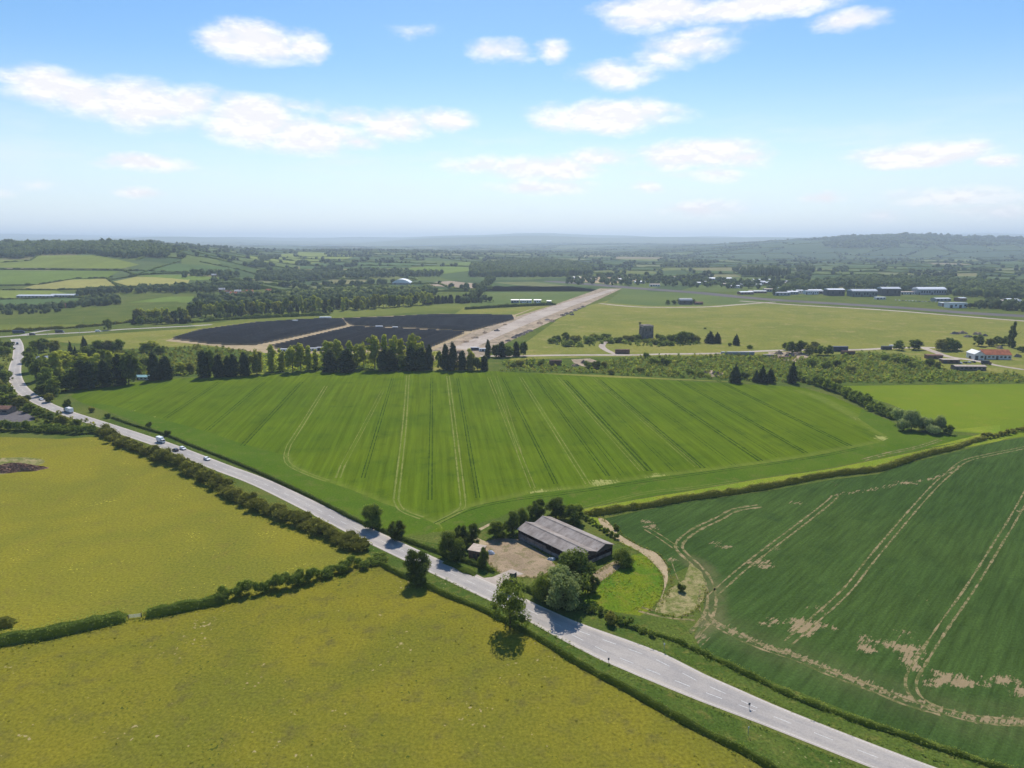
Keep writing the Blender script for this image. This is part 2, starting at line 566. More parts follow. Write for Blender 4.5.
for v in range(4):
    make_tree('near', v, 10, 9, 4200, .42, 'leaf_dark' if v % 2 else 'leaf_mid', seed=20 + v, base=.04)
    make_tree('broad', v, 12, 10.5, 1300, .95, ['leaf_mid', 'leaf_dark', 'leaf_olive', 'leaf_mid'][v], seed=40 + v, base=.08)
    make_tree('conifer', v, 20, 8.0, 1500, .95, 'needle', 'conifer_tree', 'cone', seed=60 + v, r=.35)
    make_tree('lime', v, 20, 9.5, 1300, 1.0, 'leaf_lime', 'poplar_tree', 'poplar' if v < 2 else 'broad', seed=80 + v, r=.3, base=.12)
    make_tree('bush', v, 4, 5.5, 700, .5, ['leaf_mid', 'leaf_dark', 'leaf_olive', 'leaf_mid'][v], 'bush', 'bush', seed=100 + v, r=.09)
for v in range(2):
    make_tree('fir', v, 14, 8.5, 1400, .75, 'needle', 'conifer_tree', 'spire', seed=120 + v, r=.3)
    make_tree('pale', v, 8, 7.5, 1800, .5, 'leaf_pale', 'willow_tree', 'bush', seed=130 + v, r=.18)
    make_tree('palenear', v, 9, 9, 4200, .42, 'leaf_pale' if v else 'leaf_mid', 'willow_tree', 'broad' if v else 'bush', seed=140 + v, r=.22, base=.0, core=.6)
    make_tree('spire', v, 25, 6, 1400, .9, 'leaf_dark', 'poplar_tree', 'poplar', seed=150 + v, r=.35)
make_tree('open', 0, 10, 11, 3600, .40, 'leaf_mid', 'broadleaf_tree', 'broad', seed=171, r=.22, core=.45, base=.1)

NUM = ['', 'first', 'second', 'third', 'fourth', 'fifth', 'sixth', 'seventh', 'eighth', 'ninth', 'tenth', 'eleventh', 'twelfth', 'thirteenth',
       'fourteenth', 'fifteenth', 'sixteenth', 'seventeenth', 'eighteenth', 'nineteenth', 'twentieth']
TENS = {2: 'twenty', 3: 'thirty', 4: 'forty', 5: 'fifty'}


def ordn(i):
    if i <= 20: return NUM[i]
    return TENS[i // 10] + ('-' + NUM[i % 10] if i % 10 else 'th').replace('ty-', 'ty-') if i % 10 else TENS[i // 10][:-1] + 'ieth'


def plant(kind, var, x, y, h, w=None, label=None, cat='tree', group=None, rz=None, z=None):
    name, tm, cm, h0, w0 = PROTO[(kind, var)]
    sx = (w / w0) if w else h / h0
    zz = float(tz(x, y)) if z is None else z
    e = empty(name, (x, y, zz), R.uniform(0, 6.28) if rz is None else rz, (sx, sx, h / h0))
    t = mkobj('trunk', tm, e); c = mkobj('crown' if name != 'bush' else 'foliage', cm, e)
    if name == 'bush': t.name = 'stem'
    tag(e, label, cat if name != 'bush' else 'bush', group)
    return e


def series(items, words, group, where, cat='tree'):
    """items [(kind,var,x,y,h,w)]: labels count from the left within the series so that each singles out one"""
    items = sorted(items, key=lambda t: t[2] / t[3])
    n = len(items)
    for i, (k, v, x, y, h, w) in enumerate(items):
        o = ordn(i + 1) + ' from the left'
        if i == 0: o = 'leftmost'
        if i == n - 1 and n > 1: o = 'rightmost'
        if n == 1: lab = '%s %s' % (words, where)
        else: lab = '%s %s, %s' % (words, where, o)
        plant(k, v, x, y, h, w, lab, cat, group)


def hedge(name, P, h, w, label, mat='leaf_mid', leaf=.5, dens=2.0, lump=.25, seed=1, group=None, hs=None, lumpstep=6.0, cat='hedge', bushy=0.0, up=.8):
    """one hedge along a ground path: a rough inner body and a skin of leaves"""
    rs = np.random.RandomState(seed)
    Q, t = resample(P, 1.0)
    Q = np.array(Q); n = len(Q)
    T = np.gradient(Q, axis=0); T /= np.hypot(T[:, 0], T[:, 1])[:, None] + 1e-9
    Nn = np.stack([-T[:, 1], T[:, 0]], 1)
    L = t[-1]
    H = np.full(n, h) if hs is None else np.interp(np.linspace(0, 1, n), np.linspace(0, 1, len(hs)), hs)
    # lumps: separate shrubs grown together
    k = max(2, int(L / lumpstep)); lc = np.linspace(0, L, k) + rs.uniform(-.35, .35, k) * lumpstep
    amp = 1 + lump * rs.uniform(-1, .9, k)
    prof = np.zeros(n); off = np.zeros(n)
    dist = np.abs(t[:, None] - lc[None]); near = dist.argmin(1)
    hump = 1 - lump * .9 * np.clip(dist.min(1) / (lumpstep * .62), 0, 1) ** 2
    prof = amp[near] * hump
    off = (rs.uniform(-1, 1, k) * lump * w * .35)[near]
    hh = H * prof; ww = w * (.5 + .5 * prof)
    ends = np.minimum(1, .35 + np.minimum(t, L - t) / 2.0)
    hh = hh * ends
    zt = tz(Q[:, 0], Q[:, 1])
    cnt = int(L * (w + 2 * h) * dens)
    i = rs.randint(0, n, cnt); a = rs.uniform(-.12, 1.12, cnt) * math.pi
    e = .55
    ca, sa = np.cos(a), np.sin(a)
    cx = np.sign(ca) * np.abs(ca) ** e; sz = np.sign(sa) * np.abs(sa) ** e
    rr = 1 + rs.uniform(-.16, .18, cnt) + .35 * (rs.rand(cnt) > .965) * rs.rand(cnt)
    lat = cx * ww[i] * .5 * rr + off[i]; z = np.maximum(.05, (.5 + .5 * sz) * hh[i] * rr)
    z = np.where(sa < 0, .15, z)
    z = np.maximum(.05, sz.clip(0, 2) * hh[i] * rr)
    P3 = np.stack([Q[i, 0] + Nn[i, 0] * lat + T[i, 0] * rs.uniform(-.6, .6, cnt), Q[i, 1] + Nn[i, 1] * lat + T[i, 1] * rs.uniform(-.6, .6, cnt), z + zt[i]], 1)
    nn = np.stack([Nn[i, 0] * ca, Nn[i, 1] * ca, sa + up], 1) + rs.randn(cnt, 3) * .6
    V, Fq = quads(P3, nn, leaf, rs)
    tl = rs.rand(k)
    tone = np.repeat(np.clip(tl[near[i]] * .45 + rs.rand(cnt) * .55 + .12 * (z > .8 * hh[i]), 0, 1), 4)  # leaves near the top toned lighter: brightness from above put into the colour
    fl = [tuple(q) for q in Fq.tolist()]
    # inner body, its dark tone painting in the shade between the leaves
    st = 2; rings = []
    VV = [V]; b = len(V)
    angs = np.linspace(0, math.pi, 6)
    ids = list(range(0, n, st))
    for q in ids:
        for an in angs:
            c_, s_ = math.cos(an), math.sin(an)
            l_ = math.copysign(abs(c_) ** e, c_) * ww[q] * .5 * .84 * (.9 + .2 * rs.rand()) + off[q]
            rings.append((Q[q, 0] + Nn[q, 0] * l_, Q[q, 1] + Nn[q, 1] * l_, zt[q] + abs(s_) ** e * hh[q] * .84 * (.9 + .2 * rs.rand())))
    for r_ in range(len(ids) - 1):
        for q in range(5):
            fl.append((b + r_ * 6 + q, b + r_ * 6 + q + 1, b + (r_ + 1) * 6 + q + 1, b + (r_ + 1) * 6 + q))
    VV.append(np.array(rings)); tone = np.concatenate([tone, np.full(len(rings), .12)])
    # move to local origin
    V = np.concatenate(VV); o0 = np.array([Q[n // 2, 0], Q[n // 2, 1], 0.0])
    me = mkmesh(name, V - o0, fl, M[mat], attrs={'tone': tone})
    o = mkobj(name, me); o.location = tuple(o0)
    return tag(o, label, cat, group)


def shrubs(name, P, h, w, label, mat, leaf=.55, seed=1, group=None, hs=None, step=4.2, n_per=150, cat='hedge', rvar=.35):
    """an overgrown hedge: shrubs of unequal size grown together into one"""
    rs = np.random.RandomState(seed); Q, t = resample(P, step); L = []
    for i, (x, y) in enumerate(Q):
        hh = (h if hs is None else float(np.interp(t[i] / t[-1], np.linspace(0, 1, len(hs)), hs))) * rs.uniform(1 - rvar, 1 + rvar * .7)
        z = float(tz(x, y))
        for k in range(4):
            s = rs.uniform(.6, 1.0)
            L.append((x + rs.uniform(-.32, .32) * w, y + rs.uniform(-.32, .32) * w, z + hh * (.30 + .32 * rs.rand()), w * .36 * s, w * .36 * s, hh * .38 * s))
    V, fl, tone = crown(L, int(n_per * len(Q)), leaf, rs, core=.8, tone_lobe=.45)
    V[:, 2] = np.maximum(V[:, 2], .03)
    o0 = np.array([*Q[len(Q) // 2], 0.])
    o = mkobj(name, mkmesh(name, V - o0, fl, M[mat], attrs={'tone': tone})); o.location = tuple(o0)
    return tag(o, label, cat, group)


def tuft_mass(name, pts, hr, size, mat, label, cat=None, n_per=26, seed=3, wide=1.1):
    """low growth nobody could count: many leafy clumps in ONE object"""
    rs = np.random.RandomState(seed)
    pts = np.asarray(pts); m = len(pts)
    h = rs.uniform(hr[0], hr[1], m) ** 1.0
    idx = np.repeat(np.arange(m), n_per); c = len(idx)
    d = rs.randn(c, 3); d /= np.linalg.norm(d, axis=1, keepdims=True); d[:, 2] = np.abs(d[:, 2])
    rad = (.7 + .35 * rs.rand(c))[:, None]
    hw = h[idx] * wide * .5
    off = d * rad * np.stack([hw, hw, h[idx]], 1)
    base = np.stack([pts[:, 0], pts[:, 1], tz(pts[:, 0], pts[:, 1])], 1)
    P = base[idx] + off
    nn = d + rs.randn(c, 3) * .5; nn[:, 2] += .4
    V, Fq = quads(P, nn, size * (h[idx] / h.mean()) ** .7, rs)
    tone = np.repeat(np.clip(rs.rand(m)[idx] * .6 + rs.rand(c) * .4, 0, 1), 4)
    me = mkmesh(name, V, Fq, M[mat], attrs={'tone': tone})
    o = mkobj(name, me)
    return tag(o, label, cat, None, 'stuff')


def far_trees(name, pts, hr, mat, label, seed=4, wid=.8, sub=1, cards=10):
    mat = {'leaf_dark': 'leaf_far', 'leaf_mid': 'leaf_far', 'leaf_lime': 'leaf_far2'}[mat]
    """a far-off wood that reads as one mass"""
    rs = np.random.RandomState(seed)
    pts = np.asarray(pts); m = len(pts)
    cv, cf = ICO1 if sub == 1 else ICO2
    h = rs.uniform(hr[0], hr[1], m); w = h * wid * rs.uniform(.75, 1.25, m)
    if np.ndim(hr[0]): h = np.array(hr)
    k = len(cv)
    jit = 1 + rs.uniform(-.28, .22, (m, k))
    V = cv[None] * jit[..., None] * np.stack([w * .5, w * .5, h * .5], 1)[:, None, :]
    base = np.stack([pts[:, 0], pts[:, 1], tz(pts[:, 0], pts[:, 1]) + h * .52], 1)
    V = (V + base[:, None, :]).reshape(-1, 3)
    Fc = (cf[None] + (np.arange(m) * k)[:, None, None]).reshape(-1, 3)
    tone = np.repeat(rs.rand(m) * .7, k) + rs.rand(m * k) * .3
    # leafy spray that breaks the outline
    idx = np.repeat(np.arange(m), cards); c = len(idx)
    d = rs.randn(c, 3); d /= np.linalg.norm(d, axis=1, keepdims=True)
    P = base[idx] + d * np.stack([w[idx] * .52, w[idx] * .52, h[idx] * .5], 1) * (.85 + .3 * rs.rand(c))[:, None]
    V2, F2 = quads(P, d + rs.randn(c, 3) * .5 + np.array([0, 0, .4]), w[idx] * .33, rs)
    b = len(V)
    tri2 = np.concatenate([F2[:, [0, 1, 2]], F2[:, [0, 2, 3]]]) + b
    tone2 = np.repeat(rs.rand(c), 4)
    me = mkmesh(name, np.concatenate([V, V2]), np.concatenate([Fc, tri2]), M[mat], attrs={'tone': np.concatenate([tone, tone2])})
    o = mkobj(name, me)
    return tag(o, label, None, None, 'stuff')


def scatter_poly(poly, step, rs, jit=.45):
    xs = [p[0] for p in poly]; ys = [p[1] for p in poly]
    X, Y = np.meshgrid(np.arange(min(xs), max(xs), step), np.arange(min(ys), max(ys), step))
    X = X.ravel() + rs.uniform(-jit, jit, X.size) * step; Y = Y.ravel() + rs.uniform(-jit, jit, Y.size) * step
    k = inpoly(X, Y, poly)
    return np.stack([X[k], Y[k]], 1)
# ------------------------------------------------------------------ camera, light, air
cam = bpy.data.objects.new('camera', bpy.data.cameras.new('camera')); COL.objects.link(cam); SC.camera = cam
cam.data.sensor_width = 36; cam.data.lens = 36 * F / 1024; cam.data.clip_end = 80000; cam.data.clip_start = .5
cam.location = (0, 0, CH); cam.rotation_euler = (math.pi / 2 - PITCH, 0, 0)

SUN_EL = math.radians(50)
sl = bpy.data.lights.new('sun', 'SUN'); sl.energy = 4.6; sl.angle = math.radians(.53); sl.color = (1, .945, .86)
sun = bpy.data.objects.new('sun', sl); COL.objects.link(sun)
sun.rotation_euler = (-(math.pi / 2 - SUN_EL), 0, math.radians(-2)); sun.location = (0, 300, 300)

W = bpy.data.worlds.new('World'); SC.world = W; W.use_nodes = True; W.node_tree.nodes.clear()
nt = NT(W.node_tree)
sky = nt.n('ShaderNodeTexSky'); sky.sky_type = 'NISHITA'; sky.sun_disc = False
sky.sun_elevation = SUN_EL; sky.sun_rotation = math.radians(2); sky.altitude = 100
sky.air_density = 1.15; sky.dust_density = .35; sky.ozone_density = 2.2
dirv = nt.n('ShaderNodeTexCoord').outputs['Generated']
sp = nt.n('ShaderNodeSeparateXYZ', i_0=dirv)
az = nt.m('ARCTAN2', sp.outputs[0], sp.outputs[1])
el = nt.m('ARCSINE', sp.outputs[2])
uv = nt.n('ShaderNodeCombineXYZ', i_0=az, i_1=el).outputs[0]
uvs = nt.mapped(uv, 0, (1, 2.1, 1))
w1 = nt.n('ShaderNodeTexNoise', i_Vector=uvs, i_Scale=9.0, i_Detail=4, i_Roughness=.6).outputs['Color']
w1 = nt.n('ShaderNodeVectorMath', operation='SUBTRACT', i_0=w1, i_1=(.5, .5, .5)).outputs[0]
w1 = nt.n('ShaderNodeVectorMath', operation='MULTIPLY', i_0=w1, i_1=(.055, .022, 0)).outputs[0]
uvw = nt.n('ShaderNodeVectorMath', operation='ADD', i_0=uv, i_1=w1).outputs[0]
# cloud: centre x, y and half sizes as surveyed in the photo (turned into bearing and elevation), density
CL = [(257, 44, 62, 22, 1.2), (222, 42, 36, 16, .9), (300, 46, 34, 18, .9),
      (45, 84, 52, 22, 1.1), (85, 97, 50, 22, 1.05), (10, 76, 28, 14, .7), (150, 104, 60, 30, 1.2), (190, 104, 44, 22, 1.0), (250, 120, 62, 28, 1.3),
      (310, 134, 66, 22, 1.2), (355, 142, 34, 12, .8), (350, 116, 44, 12, .8), (395, 126, 50, 18, 1.0), (445, 119, 36, 14, 1.0), (300, 106, 40, 9, .5),
      (143, 163, 50, 12, 1.1), (142, 193, 26, 7, .65), (33, 184, 18, 8, .4),
      (500, 52, 42, 14, .9), (552, 49, 20, 16, .9), (412, 30, 30, 9, .38),
      (660, 10, 80, 16, 1.2), (760, 6, 96, 15, 1.15), (640, 22, 46, 12, .8), (852, 20, 40, 11, .7), (690, 46, 60, 16, .9), (662, 58, 40, 13, .7),
      (612, 74, 56, 16, 1.0), (700, 33, 60, 9, .6),
      (606, 116, 88, 19, 1.3), (570, 116, 40, 14, .9), (548, 168, 80, 16, 1.0), (600, 158, 50, 12, .9), (540, 187, 66, 11, .75), (480, 166, 52, 11, .65),
      (700, 153, 70, 17, 1.3), (745, 160, 40, 13, .9), (720, 174, 44, 10, .5), (648, 186, 22, 8, .75), (700, 209, 52, 11, .85), (824, 200, 28, 8, .7),
      (920, 154, 80, 15, 1.25), (965, 146, 44, 9, .7), (1000, 160, 26, 10, .95), (955, 196, 74, 13, .62), (880, 219, 28, 8, .5), (1000, 213, 70, 12, .4),
      (1120, 120, 60, 16, 1.0), (-90, 110, 70, 20, 1.1), (-60, 190, 60, 10, .8), (200, -60, 90, 25, 1.1), (900, -90, 120, 30, 1.1), (500, -120, 100, 26, 1.1), (1250, 180, 80, 12, .9), (-250, 60, 90, 22, 1.0)]
dens = None
for cx, cy, rx, ry, wt in CL:
    dx, dy = (cx - 512) / F, (384 - cy) / F
    vx, vy, vz = dx, CP + dy * SP, -SP + dy * CP
    L_ = math.sqrt(vx * vx + vy * vy + vz * vz)
    a_, e_ = math.atan2(vx, vy), math.asin(vz / L_)
    sca = 1 / L_
    d_ = nt.n('ShaderNodeVectorMath', operation='SUBTRACT', i_0=uvw, i_1=(a_, e_, 0)).outputs[0]
    d_ = nt.n('ShaderNodeVectorMath', operation='MULTIPLY', i_0=d_, i_1=(1 / (rx / F * sca), 1 / (ry / F * sca), 0)).outputs[0]
    d_ = nt.n('ShaderNodeVectorMath', operation='LENGTH', i_0=d_).outputs['Value']
    v_ = nt.m('MULTIPLY', nt.m('SUBTRACT', 1.0, d_), wt)
    dens = v_ if dens is None else nt.n('ShaderNodeMath', operation='SMOOTH_MAX', i_0=dens, i_1=v_, i_2=.12).outputs[0]
nf = nt.noise(uvs, 17, 7, .63)
nf2 = nt.noise(nt.mapped(uvs, 0, (1, 1, 1), (0, .014, 0)), 17, 7, .63)
nb = nt.noise(uvs, 8, 3, .5)
dd = nt.m('ADD', dens, nt.m('MULTIPLY', nt.m('SUBTRACT', nf, .5), 1.25))
dd = nt.m('ADD', dd, nt.m('MULTIPLY', nt.m('SUBTRACT', nb, .5), .5))
alpha = nt.m('MULTIPLY', nt.rng(dd, -.10, .78), nt.rng(dens, -.25, .15))
lit = nt.rng(nt.m('SUBTRACT', nf2, nf), -.09, .06, 1.0, .0)
body = nt.rng(dd, .35, 1.0, 0.0, 1.0)
cc = nt.mix(nt.m('MULTIPLY', nt.m('SUBTRACT', 1.0, lit), .55), (9.8, 9.65, 9.6), (7.4, 7.35, 7.9))
# thin veil low over the horizon
veil = nt.m('MULTIPLY', nt.rng(nt.noise(nt.mapped(uv, 0, (1, 5, 1)), 7, 5, .6), .42, .75), nt.m('MULTIPLY', nt.rng(el, .0, .05), nt.rng(el, .10, .19, 1, 0)))
skyc = nt.n('ShaderNodeHueSaturation', i_Hue=.504, i_Saturation=1.34, i_Value=1.12, i_Fac=1.0, i_Color=sky.outputs[0]).outputs[0]
skyc = nt.mix(nt.m('MULTIPLY', veil, .4), skyc, (8.6, 8.8, 9.2))
skyc = nt.mix(nt.rng(el, .0, .24, .72, 0), skyc, (6.9, 8.25, 10.0))
alpha = nt.m('MULTIPLY', alpha, nt.rng(el, 0.0, .035, .2, 1.0))
fin = nt.mix(nt.m('MULTIPLY', alpha, .97), skyc, cc)
bg = nt.n('ShaderNodeBackground', i_Color=fin, i_Strength=.1)
nt.t.links.new(bg.outputs[0], nt.n('ShaderNodeOutputWorld').inputs[0])
W.cycles.sampling_method = 'MANUAL'; W.cycles.sample_map_resolution = 512

SC.view_settings.view_transform = 'Standard'; SC.view_settings.look = 'None'; SC.view_settings.gamma = 1; SC.view_settings.exposure = 0.22
SC.cycles.volume_bounces = 0; SC.cycles.max_bounces = 6; SC.cycles.diffuse_bounces = 2; SC.cycles.transmission_bounces = 2; SC.cycles.transparent_max_bounces = 8
SC.cycles.sample_clamp_indirect = 4; SC.cycles.use_denoising = True

hb = MB().box(-27000, 27000, -400, 27000, -6, 330)
hm, nt = newmat('haze_air')
pv = nt.n('ShaderNodeVolumePrincipled'); pv.inputs['Color'].default_value = (.72, .86, 1.0, 1); pv.inputs['Density'].default_value = 9.6e-5
pv.inputs['Anisotropy'].default_value = .25
nt.t.links.new(pv.outputs[0], nt.n('ShaderNodeOutputMaterial').inputs['Volume'])
hz = hb.build('haze', hm); hz['kind'] = 'stuff'; hz['label'] = 'thin bluish summer haze over the far plain'; hz.display_type = 'WIRE'

# ------------------------------------------------------------------ ground
SOIL = (.36, .27, .15)
M['ground'] = ground_mat('rough_grass', (.072, .105, .020), (.110, .130, .028), (.15, .135, .04), 45, 7, .8, .45)
M['meadow_a'] = ground_mat('buttercup_meadow', (.208, .188, .023), (.160, .160, .023), (.170, .138, .032), 60, 9, .9, .40, midlo=.5, midhi=.85,
                           specks=[(1.0, .66, (.44, .38, .05)), (1.3, .68, (.09, .11, .02))])
M['meadow_b'] = ground_mat('dry_meadow', (.190, .168, .019), (.142, .142, .019), (.108, .098, .030), 42, 6, .8, .42, midlo=.47, midhi=.8,
                           specks=[(1.5, .665, (.32, .26, .12)), (1.1, .655, (.060, .080, .015)), (.7, .66, (.28, .24, .03))], bstr=.2)
rowC = math.radians(6.5)
M['crop_a'] = ground_mat('barley_crop', (.078, .122, .007), (.100, .142, .008), (.060, .100, .009), 90, 16, .8, .20, row=rowC, rowamp=.17, soil='soil', soilc=(.34, .34, .11), bstr=.4, rowlen=90, rowper=2.2)
rowD = math.radians(43.2) * -1
M['crop_b'] = ground_mat('bean_crop', (.042, .076, .018), (.052, .088, .020), (.034, .062, .016), 80, 14, .8, .30, row=rowD, rowamp=.20, soil='soil', soilc=(.31, .235, .13), bstr=.6, rowlen=26, rowper=1.5)
M['crop_c'] = ground_mat('young_meadow', (.150, .200, .014), (.130, .180, .014), (.180, .195, .02), 70, 14, .9, .2)
M['pasture2'] = ground_mat('rough_pasture', (.150, .165, .034), (.125, .150, .030), (.18, .18, .05), 90, 20, 3, .22)
M['airgrass'] = ground_mat('airfield_grass', (.205, .200, .044), (.155, .172, .036), (.26, .225, .075), 110, 22, 3, .28, midlo=.5, midhi=.7)
M['dullgreen'] = ground_mat('pasture', (.098, .135, .040), (.125, .155, .045), None, 150, 30, 4, .22)
M['brightgrass'] = ground_mat('lush_grass', (.080, .145, .012), (.150, .180, .014), (.18, .165, .03), 11, 3.5, .7, .5)
M['verge'] = ground_mat('verge_grass', (.056, .092, .016), (.088, .118, .022), (.150, .140, .035), 14, 3, .7, .55, specks=[(1.2, .67, (.30, .27, .12)), (1.0, .66, (.03, .05, .012))])
M['yellowgrass'] = ground_mat('flowering_strip', (.20, .235, .022), (.15, .21, .02), (.26, .25, .05), 20, 5, .8, .35)
M['soil'] = ground_mat('dusty_soil', (.40, .31, .19), (.33, .255, .155), (.27, .22, .12), 14, 4, .6, .28)
M['yard'] = ground_mat('gravel_yard', (.34, .255, .165), (.26, .195, .125), (.17, .15, .07), 9, 3, .5, .35, midlo=.46, midhi=.66)
M['drygrass'] = ground_mat('trampled_straw_grass', (.30, .25, .12), (.22, .20, .08), (.11, .135, .03), 10, 3, .7, .4, midlo=.43, midhi=.6)
M['rubble'] = ground_mat('broken_concrete_ground', (.40, .31, .22), (.29, .23, .165), (.16, .14, .09), 30, 9, 3, .3, midlo=.5, midhi=.62)
M['concrete'] = ground_mat('pale_concrete', (.45, .385, .32), (.36, .30, .25), (.26, .20, .15), 60, 14, 3, .18)
M['track_soil'] = ground_mat('wheel_track_soil', (.29, .22, .12), (.21, .175, .08), (.060, .090, .020), 9, 2.2, .6, .28, midlo=.42, midhi=.58)
M['track_crop'] = ground_mat('wheel_track_in_crop', (.20, .205, .06), (.15, .18, .038), (.088, .135, .012), 30, 4, .8, .25, midlo=.50, midhi=.68)
M['track_dark'] = ground_mat('dark_wheel_track', (.026, .052, .007), (.034, .064, .008), (.06, .10, .010), 30, 5, .8, .25, midlo=.5, midhi=.65)
M['tarmac_dark'] = ground_mat('runway_tarmac', (.12, .11, .115), (.15, .135, .13), None, 60, 12, 3, .15)

gxs = np.concatenate([-np.geomspace(30000, 6000, 26)[:-1], np.arange(-6000, 6001, 100.), np.geomspace(6000, 30000, 26)[1:]])
gys = np.concatenate([[-3000, -1500, -700, -300], np.arange(0, 1200, 300.), np.arange(1200, 8001, 100.), np.geomspace(8100, 32000, 56)])
X, Y = np.meshgrid(gxs, gys)
Z = tz(X, Y) - 2.0 * ss(1480, 1650, Y)
V = np.stack([X.ravel(), Y.ravel(), Z.ravel()], 1)
w_ = len(gxs); jj, ii = np.meshgrid(np.arange(len(gys) - 1), np.arange(w_ - 1), indexing='ij'); a_ = (jj * w_ + ii).ravel()
ground = mkobj('ground', mkmesh('ground', V, np.stack([a_, a_ + 1, a_ + w_ + 1, a_ + w_], 1), M['ground'], True))
tag(ground, 'open green lowland reaching the hills on the horizon', kind='structure')

# far patchwork of fields: a warped grid of field plots, each plot one colour
m, nt = newmat('distant_fields'); at = nt.attr('plot').outputs['Color']
p = nt.pos()
f = nt.rng(nt.noise(p, 1 / 45., 4, .6), .3, .7, .8, 1.2, False)
c_ = nt.mix(1.0, at, nt.n('ShaderNodeCombineXYZ', i_0=f, i_1=f, i_2=f).outputs[0], 'MULTIPLY')
c_ = nt.mix(.2, nt.mix(1.0, c_, (.84, .84, .84), 'MULTIPLY'), (.08, .10, .06)); finish(nt, c_, diffuse=True); M['farfield'] = m
SUB = 4
PAL = [((.085, .13, .035), 5), ((.13, .17, .04), 4), ((.18, .20, .05), 3), ((.065, .105, .035), 4), ((.24, .22, .09), 2), ((.30, .25, .15), 1), ((.11, .15, .05), 4), ((.20, .21, .08), 2)]
PALL = [c for c, k in PAL for _ in range(k)]


def plotwarp(u, v):
    """plot grid coordinate -> ground"""
    y = 1500 * np.exp(v * .095)
    k = (u / 19.0)
    x = y * k
    return x, y


rs = np.random.RandomState(5)
NU, NV = 40, 22
ju = rs.uniform(-.28, .28, (NV + 1, NU + 1)); jv = rs.uniform(-.3, .3, (NV + 1, NU + 1)); jv[0] = 0; jv[-1] = 0
shear = rs.uniform(-.5, .5, NV + 1)
U0, V0 = np.meshgrid(np.arange(NU + 1) - NU / 2, np.arange(NV + 1))
UU = U0 + ju + shear[:, None]; VV_ = V0 + jv + .5 * np.sin(U0 * .35) * (V0 > 0) * (V0 < NV)
VV_ = VV_ * 1.0
PX, PY = plotwarp(UU, VV_)
vs = []; fs = []; cols = []
merge = {}
for j in range(NV):
    for i in range(NU):
        c = PALL[rs.randint(len(PALL))]
        if i and rs.rand() < .3: c = merge[(i - 1, j)]
        if PY[j, i] > 3700 and PX[j, i] / PY[j, i] > .2 and PY[j, i] < 8500: c = [(.055, .095, .035), (.075, .115, .04), (.06, .10, .04)][rs.randint(3)]
        merge[(i, j)] = c
        q = np.array([[PX[j, i], PY[j, i]], [PX[j, i + 1], PY[j, i + 1]], [PX[j + 1, i + 1], PY[j + 1, i + 1]], [PX[j + 1, i], PY[j + 1, i]]])
        b = len(vs)
        for a in range(SUB + 1):
            for bb in range(SUB + 1):
                s_, t_ = bb / SUB, a / SUB
                pt = (1 - s_) * (1 - t_) * q[0] + s_ * (1 - t_) * q[1] + s_ * t_ * q[2] + (1 - s_) * t_ * q[3]
                vs.append((pt[0], pt[1], 0)); cols.append(c)
        for a in range(SUB):
            for bb in range(SUB):
                k = b + a * (SUB + 1) + bb
                fs.append((k, k + 1, k + SUB + 2, k + SUB + 1))
vs = np.array(vs); vs[:, 2] = tz(vs[:, 0], vs[:, 1]) + .03
me = mkmesh('field', vs, np.array(fs), M['farfield'])
ca = me.attributes.new('plot', 'FLOAT_COLOR', 'POINT')
ca.data.foreach_set('color', np.concatenate([np.array(cols), np.ones((len(cols), 1))], 1).astype(np.float32).ravel())
tag(mkobj('field', me), 'patchwork of small hazy fields on the far plain', kind='structure')

# ------------------------------------------------------------------ near fields
meadowA = G([(-260, 437), (0, 437), (60, 439), (104, 436), (122, 445), (150, 456), (187, 470), (214, 487), (250, 508), (301, 526), (333, 540), (366, 552), (376, 561), (368, 566),
             (330, 576), (306, 583), (252, 594), (200, 606), (144, 617), (100, 625), (40, 637), (0, 643), (-300, 700)])
meadowB = G([(-320, 700), (0, 643), (40, 637), (100, 625), (144, 617), (200, 606), (252, 594), (306, 583), (330, 576), (368, 566), (381, 565), (411, 578), (446, 594), (496, 615), (524, 633),
             (562, 653), (594, 671), (637, 695), (674, 714), (704, 730), (762, 762), (830, 800), (1100, 950), (900, 1500), (-900, 1500)])


def blobs(L):
    L = [(g(x, y), rx, ry, s) for x, y, rx, ry, s in L]
    def fn(X, Y):
        out = np.zeros(X.shape)
        for (cx, cy), rx, ry, s in L:
            out = np.maximum(out, s * np.clip(1.25 - np.hypot((X - cx) / rx, (Y - cy) / ry), 0, 1))
        return out
    return fn


def _jit(L):
    rr = random.Random(4); out = []
    for x, y, rx, ry, s_ in L:
        if rx < 3.5: out.append((x, y, rx * 1.2, ry * 1.2, s_)); continue
        for _ in range(4): out.append((x + rr.uniform(-1, 1) * rx * 1.1, y + rr.uniform(-1, 1) * ry * .45, rx * rr.uniform(.4, .8), ry * rr.uniform(.4, .9), s_ * rr.uniform(.62, .98)))
    return out


